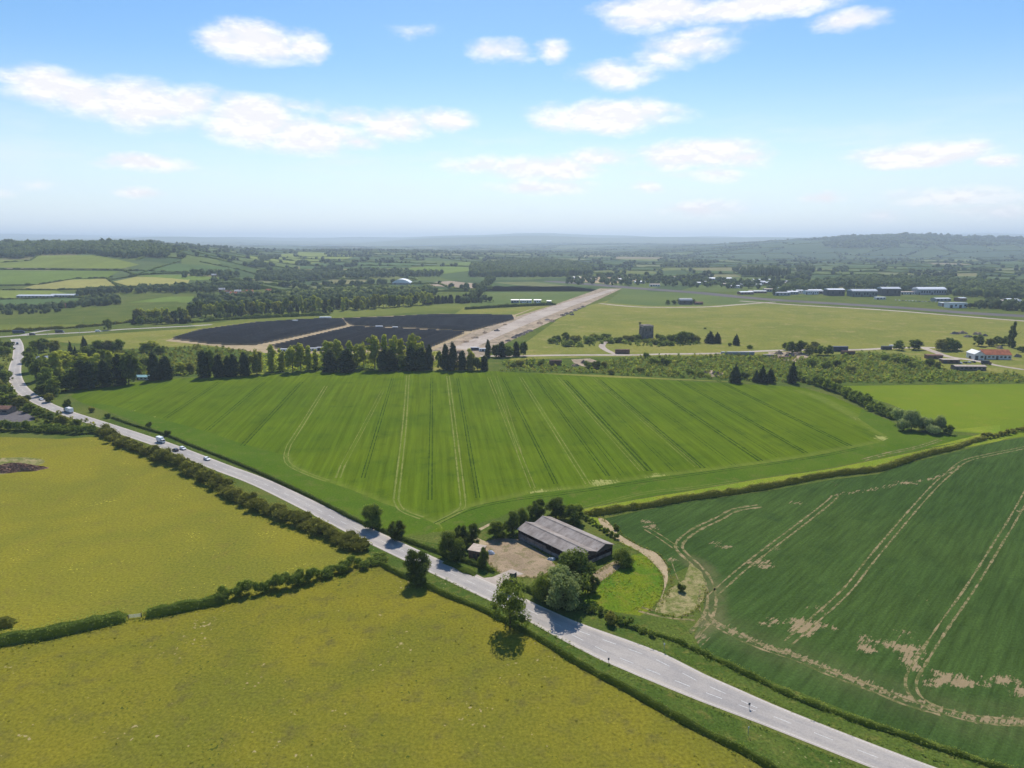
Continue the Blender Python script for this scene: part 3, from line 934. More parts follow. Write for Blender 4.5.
zero = lambda X, Y: np.zeros(X.shape)
sheet('meadow', meadowA, .02, M['meadow_a'], label='large buttercup yellow meadow left of the road')
sheet('meadow', meadowB, .02, M['meadow_b'], label='yellow olive meadow in the foreground')
cropA = G([(70, 396), (88, 386), (120, 384), (170, 379), (260, 374), (340, 371), (485, 371), (540, 372), (600, 376), (700, 382), (800, 387), (832, 396), (862, 409), (890, 421), (925, 434),
           (985, 436), (930, 448), (880, 458), (830, 468), (760, 478), (690, 490), (640, 498), (590, 507), (560, 510), (540, 505), (520, 508), (500, 517), (470, 526), (446, 531), (428, 533), (405, 536), (380, 527),
           (356, 516), (306, 491), (256, 468), (200, 446), (150, 426), (112, 412), (80, 402)])
cropB = G([(602, 519), (640, 511), (690, 502), (768, 491), (830, 480), (878, 474), (910, 463), (955, 452), (1000, 441), (1060, 432), (1400, 400), (1500, 800), (1060, 800),
           (980, 757), (918, 737), (868, 719), (818, 701), (768, 680), (727, 660), (700, 648), (694, 636), (704, 612), (703, 590), (690, 566), (668, 576), (660, 560), (644, 549), (618, 536)])
vp = (434, 240)
gA = [g(*p) for p in smooth([(284, 455), (292, 467), (310, 476), (328, 482), (352, 490), (380, 502), (400, 509), (425, 519), (440, 526)], 4)]
gR = [g(*p) for p in smooth([(440, 523), (470, 508), (512, 498), (534, 493), (587, 488), (647, 478), (707, 471), (768, 463), (808, 457), (843, 450), (878, 443), (890, 438), (878, 431), (855, 417), (825, 400), (800, 391)], 4)]
soilA_b = blobs([(541, 492, 7, 5, 1.0), (563, 489, 4, 3, .7), (603, 483, 8, 6, 1.1), (617, 480, 4, 4, .6), (660, 477, 8, 5, 1.1), (884, 439, 6, 10, 1.0), (700, 471, 3, 4, .5), (432, 527, 5, 5, .8), (418, 528, 8, 5, .75), (545, 498, 5, 3, .5), (858, 419, 5, 7, .6), (135, 410, 6, 4, .5), (155, 417, 6, 4, .5), (420, 534, 9, 3, .7)])
sheet('crop_field', cropA, .02, M['crop_a'], 3.0, {'soil': soilA_b,
      'wear': lambda X, Y: .55 * (1 - ss(1.5, 6, segdist(X, Y, gR))) + .6 * (1 - ss(1, 3.5, segdist(X, Y, gA)))}, label='wide bright green cereal field with long wheel tracks')
gT = [g(*p) for p in smooth([(712, 621), (737, 633), (768, 647), (798, 656), (835, 672), (873, 687), (912, 700), (953, 713), (983, 720), (1040, 722), (1100, 722)], 4)]
gK = [g(*p) for p in smooth([(835, 495), (868, 490), (900, 484), (935, 478), (960, 466)], 3)]
gL = [g(*p) for p in smooth([(690, 560), (702, 568), (709, 582), (712, 600), (708, 621), (692, 634)], 4)]
bb = blobs(_jit([(650, 525, 4, 6, 1.05), (645, 522, 3, 3, .9), (806, 627, 8, 5.5, 1.3), (796, 620, 5, 3, .9), (775, 621, 5, 3, .95), (768, 624, 4, 2.5, .95), (833, 627, 5, 3, .85), (870, 640, 5, 4, 1.05), (866, 648, 3, 3, .9),
            (895, 646, 5, 4, 1.0), (909, 652, 4, 6, 1.2), (912, 665, 3, 4, .9), (934, 683, 5, 3.5, 1.1), (950, 678, 6, 4, 1.05), (965, 682, 8, 5, 1.2), (978, 684, 4, 4, .9), (990, 677, 4, 3, .8), (1008, 680, 5, 3.5, .9), (1024, 692, 5, 5, 1.1), (1035, 690, 8, 4, .9),
            (757, 563, 6, 4, .95), (723, 546, 5, 3, .95), (715, 543, 3, 2, .8), (766, 567, 5, 3, 1.0), (773, 548, 4, 3, .6), (794, 502, 5, 3, .8), (836, 484, 5, 3, .5), (910, 483, 8, 3, .9), (1022, 510, 4, 4, .95), (930, 503, 3, 2, .4), (700, 513, 5, 3, .5),
            (680, 626, 9, 4, .9), (672, 560, 2, 6, .55), (675, 600, 3, 8, .8), (684, 585, 4, 9, .9), (696, 640, 6, 6, .95), (820, 610, 3, 4, .6), (745, 565, 5, 3, .6), (755, 600, 8, 4, .35), (900, 630, 3, 4, .5), (914, 635, 2, 4, .5), (925, 600, 2, 3, .4)]))
sheet('crop_field', cropB, .02, M['crop_b'], 1.5, {'soil': lambda X, Y: np.maximum(bb(X, Y), np.maximum(.80 * (1 - ss(.7, 3.0, segdist(X, Y, gT))) * (X < 140), .62 * (1 - ss(.6, 2.4, segdist(X, Y, gK))))),
      'wear': lambda X, Y: .25 * (1 - ss(2, 12, segdist(X, Y, gT))) + .6 * (1 - ss(2.5, 6.0, segdist(X, Y, gL)))}, label='dark green crop field with bare tan soil patches right of the barn')
sheet('meadow', G([(820, 384), (870, 383), (1024, 384), (1300, 384), (1500, 400), (1060, 431), (1000, 440), (985, 434), (950, 431), (928, 420), (890, 404), (850, 392)]), .02, M['crop_c'], label='smooth yellow green meadow at the right edge behind the willows')
M['headland'] = ground_mat('crop_headland', (.066, .118, .010), (.084, .132, .012), (.12, .135, .03), 30, 6, .8, .3, bstr=.4)
sheet('crop_headland', G([(82, 403), (112, 413), (150, 427), (200, 447), (256, 469), (306, 492), (356, 517), (380, 528), (405, 537), (428, 534), (440, 526), (425, 519), (400, 509), (380, 502), (352, 490), (328, 482), (310, 476), (292, 467), (284, 455), (240, 443), (205, 431), (150, 416), (110, 405)]), .0245, M['headland'], label='darker headland of the cereal field along the road')
sheet('crop_headland', G([(446, 531), (470, 526), (500, 517), (520, 508), (540, 505), (560, 510), (590, 507), (640, 498), (690, 490), (760, 478), (830, 468), (880, 458), (930, 448), (985, 436), (925, 434), (890, 421), (862, 409), (858, 418), (878, 431), (890, 438), (878, 443), (843, 450), (808, 457), (768, 463), (707, 471), (647, 478), (587, 488), (534, 493), (512, 498), (470, 508), (440, 524)]), .0245, M['headland'], label='darker headland of the cereal field along the dividing hedge')
sheet('rough_ground', G([(500, 372), (505, 361), (540, 359), (600, 357), (700, 356), (800, 357), (870, 352), (905, 355), (925, 362), (950, 370), (1024, 375), (1120, 377), (1120, 384), (1024, 384), (830, 386), (700, 380), (600, 375)]), .045, M['verge'], label='rough grass under the scrub behind the cereal field')
sheet('rough_ground', G([(60, 362), (100, 350), (200, 346), (262, 352), (430, 352), (430, 369), (262, 373), (170, 378), (110, 384), (80, 390)]), .045, M['verge'], label='rough grass under the tree belt')
# strip between the two crops
sheet('verge', G([(560, 512), (590, 508), (640, 499), (690, 491), (760, 479), (830, 469), (880, 459), (930, 449), (985, 437), (1010, 437), (1000, 441), (953, 450), (908, 461), (875, 471), (830, 477), (768, 488), (687, 500), (637, 509), (590, 516)]), .028, M['yellowgrass'], label='flowering grass strip between the two crop fields')
sheet('verge', G([(930, 447), (985, 433), (950, 430), (1000, 425), (1000, 436)]), .034, M['yellowgrass'])
sheet('grass_patch', G([(582, 588), (588, 580), (600, 572), (614, 566), (630, 556), (642, 553), (652, 560), (662, 572), (664, 584), (660, 598), (652, 608), (640, 616), (615, 612), (592, 606), (580, 598)]), .024, M['brightgrass'], label='bright lush grass between barn and sandy track')
sheet('verge', G([(640, 619), (655, 608), (668, 612), (690, 630), (700, 648), (727, 660), (768, 680), (868, 719), (980, 757), (1060, 800), (1060, 830), (960, 785), (868, 745), (768, 701), (722, 681), (647, 644), (582, 620), (560, 606), (600, 606)]), .022, M['verge'], label='grass verge on the far side of the road')
sheet('verge', G([(381, 562), (411, 572), (446, 590), (496, 612), (562, 650), (637, 692), (704, 728), (790, 774), (1000, 880), (1000, 830), (868, 770), (768, 731), (704, 706), (642, 681), (594, 658), (562, 640), (527, 620), (471, 593), (406, 562), (363, 541), (340, 530)]), .022, M['verge'], label='grass verge between foreground meadow and road')
sheet('verge', G([(364, 525), (416, 551), (470, 575), (486, 580), (497, 574), (487, 563), (470, 552), (445, 545), (405, 538), (360, 518), (306, 493), (256, 470), (200, 447), (150, 427), (110, 413), (100, 419), (150, 438), (225, 464), (262, 479)]), .0225, M['verge'])
sheet('grass_patch', G([(590, 517), (602, 519), (618, 536), (644, 549), (660, 562), (652, 560), (640, 552), (625, 545), (606, 532), (590, 524)]), .026, M['yellowgrass'])
sheet('yard', G([(482, 546), (488, 540), (500, 538), (520, 539), (534, 548), (548, 557), (556, 566), (548, 572), (536, 578), (520, 577), (508, 576), (500, 573), (490, 566), (484, 556)]), .03, M['yard'], label='dusty gravel yard beside the barn')
sheet('yard', G([(588, 578), (596, 571), (610, 563), (618, 560), (622, 566), (612, 574), (600, 582), (592, 584)]), .03, M['yard'], label='pale bare ground at the end of the barn')
sheet('track', G(smooth([(598, 518), (606, 520), (612, 526), (620, 535), (641, 547), (656, 553), (666, 565), (668, 578), (664, 592), (659, 604), (664, 588), (663, 576), (655, 565), (640, 552), (617, 540), (604, 529)], 3, True)), .031, M['soil'], label='sandy farm track curving round the lush grass')
sheet('grass_patch', G([(690, 563), (702, 572), (706, 588), (703, 600), (694, 612), (676, 617), (655, 611), (658, 602), (668, 590), (684, 580)]), .0265, M['drygrass'], label='straw coloured trampled ground inside the track bend')
sheet('track', G([(476, 574), (484, 578), (493, 577), (502, 573), (512, 569), (524, 574), (512, 577), (505, 582), (500, 588), (502, 600), (480, 594), (472, 582)]), .036, M['concrete'], label='pale concrete farm entrance off the road')
sheet('track', G([(482, 547), (478, 542), (472, 538), (474, 536), (482, 540), (490, 543)]), .032, M['soil'])
sheet('track', G([(471, 532), (478, 529), (488, 524), (491, 523), (489, 526), (478, 532), (473, 535)]), .032, M['soil'])

# tractor wheelings
V_, F_ = {}, {}
def pair(key, px, gap=1.05, w=.5, z=.026, jit=.5, n=5, both=True):
    V_.setdefault(key, []); F_.setdefault(key, [])
    P = [g(*p) for p in smooth(px, n)]; P, _ = resample(P, 2.0)
    for s in ((-1, 1) if both else (0,)):
        ribbon(V_[key], F_[key], offset_path(P, s * gap), w, z + .002 * (s > 0), jit)
def vpl(xb, yb, yt=377): return (vp[0] + (xb - vp[0]) * (yt - vp[1]) / (yb - vp[1]), yt)
pair('track_crop', [(408, 375), (404, 430), (396, 500)], w=.75); pair('track_crop', [vpl(642, 471), (642, 471)], w=.4); pair('track_crop', [vpl(697, 467), (697, 467)], w=.35); pair('track_crop', [(396, 500), (400, 508), (408, 513), (422, 518)], w=.7)
pair('track_crop', [(448, 376), (456, 440), (463, 500)], w=.7); pair('track_crop', [(463, 500), (462, 508), (452, 515), (440, 521), (436, 524)], w=.6, z=.030)
pair('track_crop', [(326, 386), (305, 420), (289, 445)], w=.6); pair('track_crop', [(289, 445), (286, 456), (290, 465), (308, 474), (328, 481)], w=.55)
pair('track_crop', [vpl(588, 484), (588, 484)], w=.55); pair('track_crop', [(343, 465), (338, 478)], w=.8); pair('track_crop', [(383, 390), (362, 430), (343, 465)], w=.35)
pair('track_crop', [vpl(533, 488), (533, 488)], w=.4); pair('track_crop', [(496, 376), (510, 420), (520, 455)], w=.3)
for xb, yb in ((650, 471), (703, 468), (761, 461), (806, 453), (850, 446)):
    pair('track_dark', [vpl(xb, yb, 380), (xb, yb)], w=.95)
    pair('track_dark', [vpl(xb - 27, yb + 4, 380), (xb - 27, yb + 4)], w=.35)
for xb, yb in ((242, 446), (206, 431), (165, 418)):
    pair('track_dark', [vpl(xb, yb, 382), (xb, yb)], w=.6)
for xb, yb in ((478, 498), (430, 500), (363, 478), (556, 484), (608, 476)):
    pair('track_dark', [vpl(xb, yb, 378), (xb, yb)], w=.5, gap=.8)
pair('track_dark', [(436, 524), (470, 509), (512, 500), (560, 494), (640, 482), (703, 473), (768, 464), (820, 456), (860, 448)], w=.5, z=.031)
pair('track_crop', [(565, 513), (640, 494), (690, 488), (740, 481)], w=.35, z=.031)
V2_ = [(g(955, 466)), 0]
T1 = [(1060, 440), (1018, 449), (993, 454), (965, 461), (948, 474), (930, 491), (901, 524), (870, 561), (846, 591), (812, 622), (788, 643)]
pair('track_soil', T1, w=.6, gap=1.15)
pair('track_soil', [(1075, 405), (1018, 510), (1000, 540), (969, 590), (943, 627), (920, 663), (911, 680), (914, 694), (928, 705), (950, 713), (983, 720), (1040, 722), (1200, 715)], w=.62, gap=1.2)
pair('track_soil', [(712, 596), (740, 571), (768, 549), (805, 521), (828, 503), (835, 496)], w=.7, gap=1.15)
pair('track_soil', [(760, 506), (735, 510), (720, 518), (697, 529), (682, 540), (679, 548), (686, 556), (698, 567), (708, 581), (712, 600), (707, 618), (694, 634)], w=1.0, gap=1.25)
pair('track_soil', [(647, 529), (662, 538), (676, 548)], w=.55, gap=1.2)
pair('track_soil', [(704, 590), (703, 606), (708, 618), (724, 629), (745, 640), (768, 649), (798, 659), (835, 675), (873, 689), (905, 702), (940, 712)], w=.7, gap=1.2, z=.029)
pair('track_soil', [(694, 618), (670, 616), (650, 612), (640, 609)], w=.8, gap=1.2)
pair('track_soil', [(863, 460), (890, 453), (918, 447), (940, 440)], w=.7, z=.033)
pair('track_soil', [(668, 560), (672, 572), (676, 582)], w=.3)
for key in V_:
    o = mkobj('wheel_tracks', mkmesh('wheel_tracks', V_[key], F_[key], M[key])); o['kind'] = 'structure'

# ------------------------------------------------------------------ roads
m, nt = newmat('road_asphalt'); p = nt.pos()
u = nt.attr('across').outputs['Fac']
base = nt.mix(nt.rng(nt.noise(p, .05, 4, .6), .35, .65), (.375, .338, .298), (.305, .278, .254))
lane = nt.m('ABSOLUTE', u)
wn = nt.noise(p, .5, 4, .6)
base = nt.mix(nt.m('MULTIPLY', nt.rng(nt.m('ADD', lane, nt.m('MULTIPLY', nt.m('SUBTRACT', wn, .5), .16)), .66, .86), .55), base, (.53, .45, .36))
wheel = nt.m('MULTIPLY', nt.rng(nt.m('ABSOLUTE', nt.m('SUBTRACT', lane, .42)), .03, .2, 1, 0), .45)
base = nt.mix(nt.m('MULTIPLY', wheel, nt.rng(wn, .3, .7)), base, (.24, .228, .222))
f = nt.rng(nt.noise(p, 2.2, 3, .7), .25, .75, .86, 1.14, False)
st = nt.rng(nt.noise(nt.rows(p, math.radians(-38), (16, .8, 1)), 1.0, 3, .6), .3, .7, .93, 1.07, False)
f = nt.m('MULTIPLY', f, st)
base = nt.mix(1.0, base, nt.n('ShaderNodeCombineXYZ', i_0=f, i_1=f, i_2=f).outputs[0], 'MULTIPLY')
finish(nt, base, .85, .2, bump=nt.noise(p, 6, 2), bstr=.15, bdist=.02); M['road'] = m
M['paint'] = flat_mat('road_paint', (.62, .61, .58), .7, .2, .22, 2.5)


def road(name, cw, z=.05, mat='road', label=None, terrain=False, n=6, edge=None):
    pts = smooth([c[:2] for c in cw], n); ww = np.interp(np.arange(len(pts)), np.arange(len(cw)) * n, [c[2] for c in cw])
    P = [gt(*p) for p in pts] if terrain else [g(*p) for p in pts]
    A, B = offset_path(P, ww / 2), offset_path(P, -ww / 2)
    V = []; Fc = []; ac = []; cols = 7
    for a, b in zip(A, B):
        for k in range(cols):
            t = k / (cols - 1); x, y = a[0] * (1 - t) + b[0] * t, a[1] * (1 - t) + b[1] * t
            zz = float(tz(x, y)) if terrain else 0
            V.append((x, y, z + zz + .06 * (1 - (2 * t - 1) ** 2))); ac.append(2 * t - 1)
    for i in range(len(P) - 1):
        for k in range(cols - 1):
            q = i * cols + k; Fc.append((q, q + 1, q + cols + 1, q + cols))
    me = mkmesh(name, V, Fc, M[mat], attrs={'across': ac}, smooth_=True)
    o = mkobj(name, me); tag(o, label, kind='structure'); return P, ww


RC = [(15.2, 339, 9), (18.4, 346, 9), (18, 357, 9), (15.2, 367, 9), (15, 377, 9.5), (20, 387, 9), (28, 394.5, 9), (39.5, 401.5, 8.5), (51, 407, 8), (68, 413.5, 8), (102, 424.5, 8), (140, 437, 8), (172, 448, 8), (220, 467, 8.5), (262, 483, 8.5),
      (318, 510, 8.5), (360, 531, 8.8), (410, 554.5, 8.8), (450, 573, 8.6), (500, 596, 8.6), (527, 609.5, 8.6), (560, 626, 9.8), (582, 636, 11), (615, 650, 12.8), (650, 664, 13.2), (695, 684.5, 11), (730, 699, 10), (768, 714.5, 8.8), (828, 738.5, 8.2), (900, 766.5, 8.0), (960, 789, 8.0), (1100, 842, 8.0)]
MAIN, MW = road('road', RC, label='pale grey main road running from the lower right to the upper left')
# painted lines
PV, PF = [], []
Lc, tt = resample(MAIN, 1.0)
mw = np.interp(tt, np.linspace(0, tt[-1], len(MW)), MW)
seglen = np.concatenate([[0], np.cumsum(np.hypot(*np.diff(np.array(MAIN), axis=0).T))]); mw = np.interp(tt, seglen, MW)
i = 0
while i < len(Lc) - 8:
    wide = mw[i] > 9.5
    if wide:
        for s in (-1, 1):
            q = offset_path(Lc[i:i + 5], [s * (mw[k] / 2 - 3.9) for k in range(i, i + 5)])
            ribbon(PV, PF, q, .15, .118)
        i += 8
    else:
        ribbon(PV, PF, Lc[i:i + 5], .13, .118); i += 9
for s in (-1, 1):
    q = offset_path(Lc, s * (mw / 2 - .55)); ribbon(PV, PF, q, .12, .098)
o = mkobj('road_markings', mkmesh('road_markings', PV, PF, M['paint'])); tag(o, 'worn white road lines', kind='structure')

road('road', [(-120, 341, 9), (-20, 338, 9), (20, 335.5, 9), (50, 334, 8), (90, 332, 8), (120, 329.5, 8), (150, 328, 8), (190, 326, 8), (212, 324.5, 8)], .045, label='far link road crossing behind the belt of trees')
road('road', [(22, 335, 7), (40, 331.5, 7), (60, 328.5, 7), (82, 326, 7)], .042)
road('track', [(2, 400.5, 3), (10, 398, 3), (20, 394, 4), (27, 393, 5)], .03, 'concrete')
P, _ = road('track', [(480, 356, 8), (512, 356, 8), (555, 355.3, 8), (590, 355, 8), (632, 355, 8), (667, 354, 8), (712, 353.5, 8), (768, 350.8, 8), (800, 350, 8), (855, 349.8, 8), (885, 348.5, 8), (925, 347.5, 8), (960, 349, 6)], .04, 'concrete', label='pale concrete perimeter track of the old airfield')
road('track', [(923, 347.5, 8), (935, 352, 8), (950, 357, 8), (975, 360.5, 8), (1000, 366, 6), (1040, 372, 6)], .036, 'concrete')
road('track', [(617, 355, 5), (608, 351, 6), (602, 346.5, 7), (606, 342, 6), (616, 338.5, 5)], .034, 'concrete')
road('track', [(600, 303.5, 10), (625, 306, 10), (652, 307.3, 10), (704, 307, 10), (740, 304.5, 10), (775, 302, 8)], .05, 'concrete', label='thin pale taxiway crossing the airfield grass')
road('road', [(1300, 331, 14), (1100, 325.5, 14), (1024, 321, 13), (960, 316, 12), (893, 310.7, 12), (850, 308, 12), (800, 305.2, 12), (768, 303, 12), (740, 301, 12)], .052, 'concrete')
road('runway', [(440, 276, 50), (480, 278.3, 50), (560, 282, 50), (640, 288.5, 50), (700, 293, 48), (768, 299.4, 42), (893, 307.2, 40), (1024, 316, 40), (1300, 325, 40)], .06, 'tarmac_dark', label='dark tarmac cross runway in the distance')

sheet('bare_ground', G([(400, 356), (431, 343), (470, 330), (505, 318), (540, 306), (512, 317), (470, 336), (440, 348), (425, 356), (428, 364), (402, 364)]), .065, M['soil'], label='bare tan earthworks left of the broken runway')
sheet('bare_ground', G([(560, 276.8), (600, 276), (640, 277), (636, 281), (610, 284), (575, 281)]), .075, M['soil'], label='pale earthworks at the far end of the runway')
rw = [(425, 354), (470, 333), (512, 318), (555, 304.5), (600, 288.5), (622, 288.5), (585, 306), (537, 328), (508, 342), (490, 352), (470, 362), (420, 362)]
sheet('runway', G(rw), .07, M['rubble'], 20.0, {}, label='broken up main runway with pale concrete and brown rubble')
sheet('runway', G([(452, 348), (490, 332), (530, 314), (562, 303.5), (610, 289.5), (617, 289.5), (572, 306), (530, 323), (497, 337), (470, 350)]), .09, M['concrete'], label='pale strip of intact concrete along the runway')
sheet('track', G([(571, 359.5), (590, 358.5), (600, 362), (598, 369), (582, 366), (574, 363)]), .05, M['rubble'])
sheet('track', G([(704, 371), (715, 370), (726, 374), (712, 377)]), .05, M['rubble'])
sheet('track', G([(768, 352), (800, 351.5), (812, 356), (795, 362), (770, 358)]), .05, M['rubble'])
sheet('grass', G([(500, 371), (525, 343), (560, 318), (590, 305), (602, 302), (640, 292), (700, 296), (768, 303), (893, 311), (1024, 321), (1300, 332), (1400, 384), (1024, 384), (820, 385), (600, 377)]), .025, M['airgrass'], label='dry yellow green grass of the old airfield')
sheet('field', G([(470, 296), (505, 282), (560, 285), (597, 289.5), (560, 303), (540, 306), (470, 306)]), .03, M['dullgreen'])
sheet('field', G([(465, 307), (512, 305), (556, 303.8), (512, 318), (440, 346), (430, 330)]), .028, M['airgrass'])
sheet('field', G([(622, 290), (700, 294), (768, 302), (740, 304), (704, 306), (652, 306), (606, 303)]), .032, M['dullgreen'], label='dull green triangle between taxiway and runway')
sheet('field', G([(-260, 322), (0, 318), (60, 315), (135, 311), (140, 320), (120, 325), (60, 329), (0, 332), (-260, 338)]), .03, M['pasture2'], label='yellow green field above the link road')
sheet('field', G([(40, 339), (90, 335), (150, 331), (205, 328), (260, 320), (175, 338), (200, 343), (180, 348), (100, 345), (60, 342)]), .028, M['airgrass'])
sheet('field', G([(-100, 356), (0, 355), (12, 352), (13, 366), (10, 376), (0, 380), (-100, 384)]), .028, M['pasture2'])
sheet('field', G([(200, 343), (430, 344), (480, 356), (485, 371), (260, 374), (150, 378), (90, 384), (60, 362), (100, 346)]), .018, M['airgrass'])
sheet('yard', G([(-60, 408), (0, 410), (22, 411), (38, 419), (20, 424), (-60, 426)]), .04, M['tarmac_dark'], label='grey hard standing behind the hedge at the left edge')
sheet('field', G([(255, 300), (340, 300), (480, 303), (600, 292), (560, 300), (480, 308), (420, 312), (340, 318), (260, 322), (200, 330), (190, 323)]), .024, M['pasture2'])

# left hill fields
def hillf(px, c, lab=None):
    key = 'hill_%.3f_%.3f' % c[:2]
    if key not in M: M[key] = ground_mat('hill_field', c, tuple(v * 1.18 for v in c), None, 120, 30, 8, .15)
    sheet('field', [gt(*p) for p in px], .9, M[key], 60.0, {}, label=lab)
GA, GB, GC, YL, BG = (.125, .17, .035), (.09, .135, .03), (.16, .19, .04), (.27, .25, .075), (.075, .115, .04)
hillf([(-60, 262), (30, 260), (38, 256), (95, 255.5), (140, 265), (122, 269), (0, 268), (-60, 268)], GC)
hillf([(-60, 270), (0, 270.5), (120, 271.5), (108, 278), (45, 284.5), (-60, 285)], GA)
hillf([(22, 289), (52, 279.5), (107, 279), (118, 286), (62, 289.5)], YL, 'pale yellow field on the left hillside')
hillf([(113, 282), (137, 277), (190, 280), (186, 287), (127, 286)], YL)
hillf([(132, 273), (175, 264), (232, 268), (240, 274), (137, 275.5)], BG)
hillf([(-60, 290), (55, 291), (80, 297), (0, 299), (-60, 299)], GC)
hillf([(-60, 300), (0, 300), (78, 298), (80, 307), (0, 309), (-60, 310)], BG)
hillf([(112, 305), (170, 297), (205, 297), (200, 301), (140, 310)], GA)
hillf([(125, 276.5), (200, 276.5), (235, 279), (195, 281), (140, 276.8)], GA)
hillf([(240, 256), (300, 252), (360, 254), (340, 262), (260, 262)], GC)
hillf([(400, 270), (470, 262), (500, 268), (430, 276)], GA)
hillf([(300, 263), (420, 262), (410, 268), (300, 269)], BG)
sheet('quarry', [gt(*p) for p in [(425, 283), (450, 281), (480, 284), (478, 289), (450, 287), (430, 286)]], .3, M['rubble'], 60.0, {}, label='pale bare earth works in the middle distance')
# ------------------------------------------------------------------ hedges
def HG(px, n=4): return [g(*p) for p in smooth(px, n)]
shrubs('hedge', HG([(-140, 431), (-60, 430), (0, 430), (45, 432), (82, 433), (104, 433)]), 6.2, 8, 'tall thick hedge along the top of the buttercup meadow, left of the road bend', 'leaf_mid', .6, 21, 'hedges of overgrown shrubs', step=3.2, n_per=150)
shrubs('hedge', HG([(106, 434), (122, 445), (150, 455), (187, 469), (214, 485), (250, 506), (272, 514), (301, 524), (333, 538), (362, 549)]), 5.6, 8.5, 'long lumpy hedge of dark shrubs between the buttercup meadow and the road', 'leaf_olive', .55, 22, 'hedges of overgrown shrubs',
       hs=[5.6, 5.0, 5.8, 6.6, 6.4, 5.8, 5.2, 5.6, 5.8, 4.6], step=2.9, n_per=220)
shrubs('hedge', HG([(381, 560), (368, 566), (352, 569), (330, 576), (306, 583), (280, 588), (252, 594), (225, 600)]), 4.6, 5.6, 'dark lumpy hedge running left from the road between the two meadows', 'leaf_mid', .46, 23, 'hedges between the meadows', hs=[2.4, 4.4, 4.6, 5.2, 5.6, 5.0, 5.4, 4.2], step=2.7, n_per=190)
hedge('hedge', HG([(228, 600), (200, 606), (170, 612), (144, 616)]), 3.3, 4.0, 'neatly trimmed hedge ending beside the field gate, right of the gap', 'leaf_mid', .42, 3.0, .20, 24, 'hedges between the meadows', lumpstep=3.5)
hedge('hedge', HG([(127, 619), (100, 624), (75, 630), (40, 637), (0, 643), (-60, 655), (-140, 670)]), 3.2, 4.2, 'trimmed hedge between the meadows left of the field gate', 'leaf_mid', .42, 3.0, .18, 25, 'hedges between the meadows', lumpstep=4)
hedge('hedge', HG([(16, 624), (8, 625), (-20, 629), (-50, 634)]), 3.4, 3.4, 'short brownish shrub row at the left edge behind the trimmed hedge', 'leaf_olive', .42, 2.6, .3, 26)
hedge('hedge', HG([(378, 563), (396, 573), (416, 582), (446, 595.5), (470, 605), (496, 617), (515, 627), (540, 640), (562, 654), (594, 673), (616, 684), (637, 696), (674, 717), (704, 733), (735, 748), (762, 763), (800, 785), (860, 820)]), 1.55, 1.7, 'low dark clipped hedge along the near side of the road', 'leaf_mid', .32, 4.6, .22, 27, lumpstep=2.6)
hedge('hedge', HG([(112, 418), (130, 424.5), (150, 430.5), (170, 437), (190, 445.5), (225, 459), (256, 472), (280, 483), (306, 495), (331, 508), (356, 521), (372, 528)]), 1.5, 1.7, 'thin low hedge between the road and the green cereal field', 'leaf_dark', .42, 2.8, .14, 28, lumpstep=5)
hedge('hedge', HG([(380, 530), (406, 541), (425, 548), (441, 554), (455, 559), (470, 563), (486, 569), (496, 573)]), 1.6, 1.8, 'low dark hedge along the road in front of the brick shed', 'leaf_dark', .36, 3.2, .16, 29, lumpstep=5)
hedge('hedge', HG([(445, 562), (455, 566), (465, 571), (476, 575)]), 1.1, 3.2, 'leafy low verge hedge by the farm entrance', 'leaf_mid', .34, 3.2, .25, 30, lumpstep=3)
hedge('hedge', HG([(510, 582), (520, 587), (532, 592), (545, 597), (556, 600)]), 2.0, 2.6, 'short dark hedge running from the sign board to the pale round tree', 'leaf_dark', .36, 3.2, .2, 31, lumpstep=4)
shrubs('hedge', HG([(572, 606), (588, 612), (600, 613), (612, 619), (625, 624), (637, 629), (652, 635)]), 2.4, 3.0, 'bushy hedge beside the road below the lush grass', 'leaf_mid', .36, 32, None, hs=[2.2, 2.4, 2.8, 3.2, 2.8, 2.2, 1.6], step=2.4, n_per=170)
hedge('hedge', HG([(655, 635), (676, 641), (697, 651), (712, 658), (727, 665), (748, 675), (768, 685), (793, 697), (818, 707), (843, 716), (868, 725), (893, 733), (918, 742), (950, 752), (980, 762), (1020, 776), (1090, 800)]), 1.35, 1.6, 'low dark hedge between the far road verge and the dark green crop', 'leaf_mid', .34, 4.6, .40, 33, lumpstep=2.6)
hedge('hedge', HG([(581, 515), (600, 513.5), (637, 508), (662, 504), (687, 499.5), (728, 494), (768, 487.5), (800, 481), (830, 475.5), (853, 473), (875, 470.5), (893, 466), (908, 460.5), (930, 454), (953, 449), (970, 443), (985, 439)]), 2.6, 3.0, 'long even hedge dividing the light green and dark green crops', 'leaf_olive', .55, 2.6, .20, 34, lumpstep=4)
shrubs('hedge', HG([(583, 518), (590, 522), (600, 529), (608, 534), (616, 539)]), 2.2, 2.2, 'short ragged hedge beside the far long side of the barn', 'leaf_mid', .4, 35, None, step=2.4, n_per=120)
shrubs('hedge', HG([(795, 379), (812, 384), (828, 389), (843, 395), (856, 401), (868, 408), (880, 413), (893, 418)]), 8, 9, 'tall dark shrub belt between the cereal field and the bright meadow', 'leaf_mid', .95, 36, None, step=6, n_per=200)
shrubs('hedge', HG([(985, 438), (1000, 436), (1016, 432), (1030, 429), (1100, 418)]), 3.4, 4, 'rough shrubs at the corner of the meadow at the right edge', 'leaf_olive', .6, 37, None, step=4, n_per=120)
hedge('hedge', HG([(465, 309.5), (520, 306.5), (556, 305)]), 5, 5, 'dark hedge below the white caravans by the runway', 'leaf_dark', 1.6, .5, .3, 38, lumpstep=12)
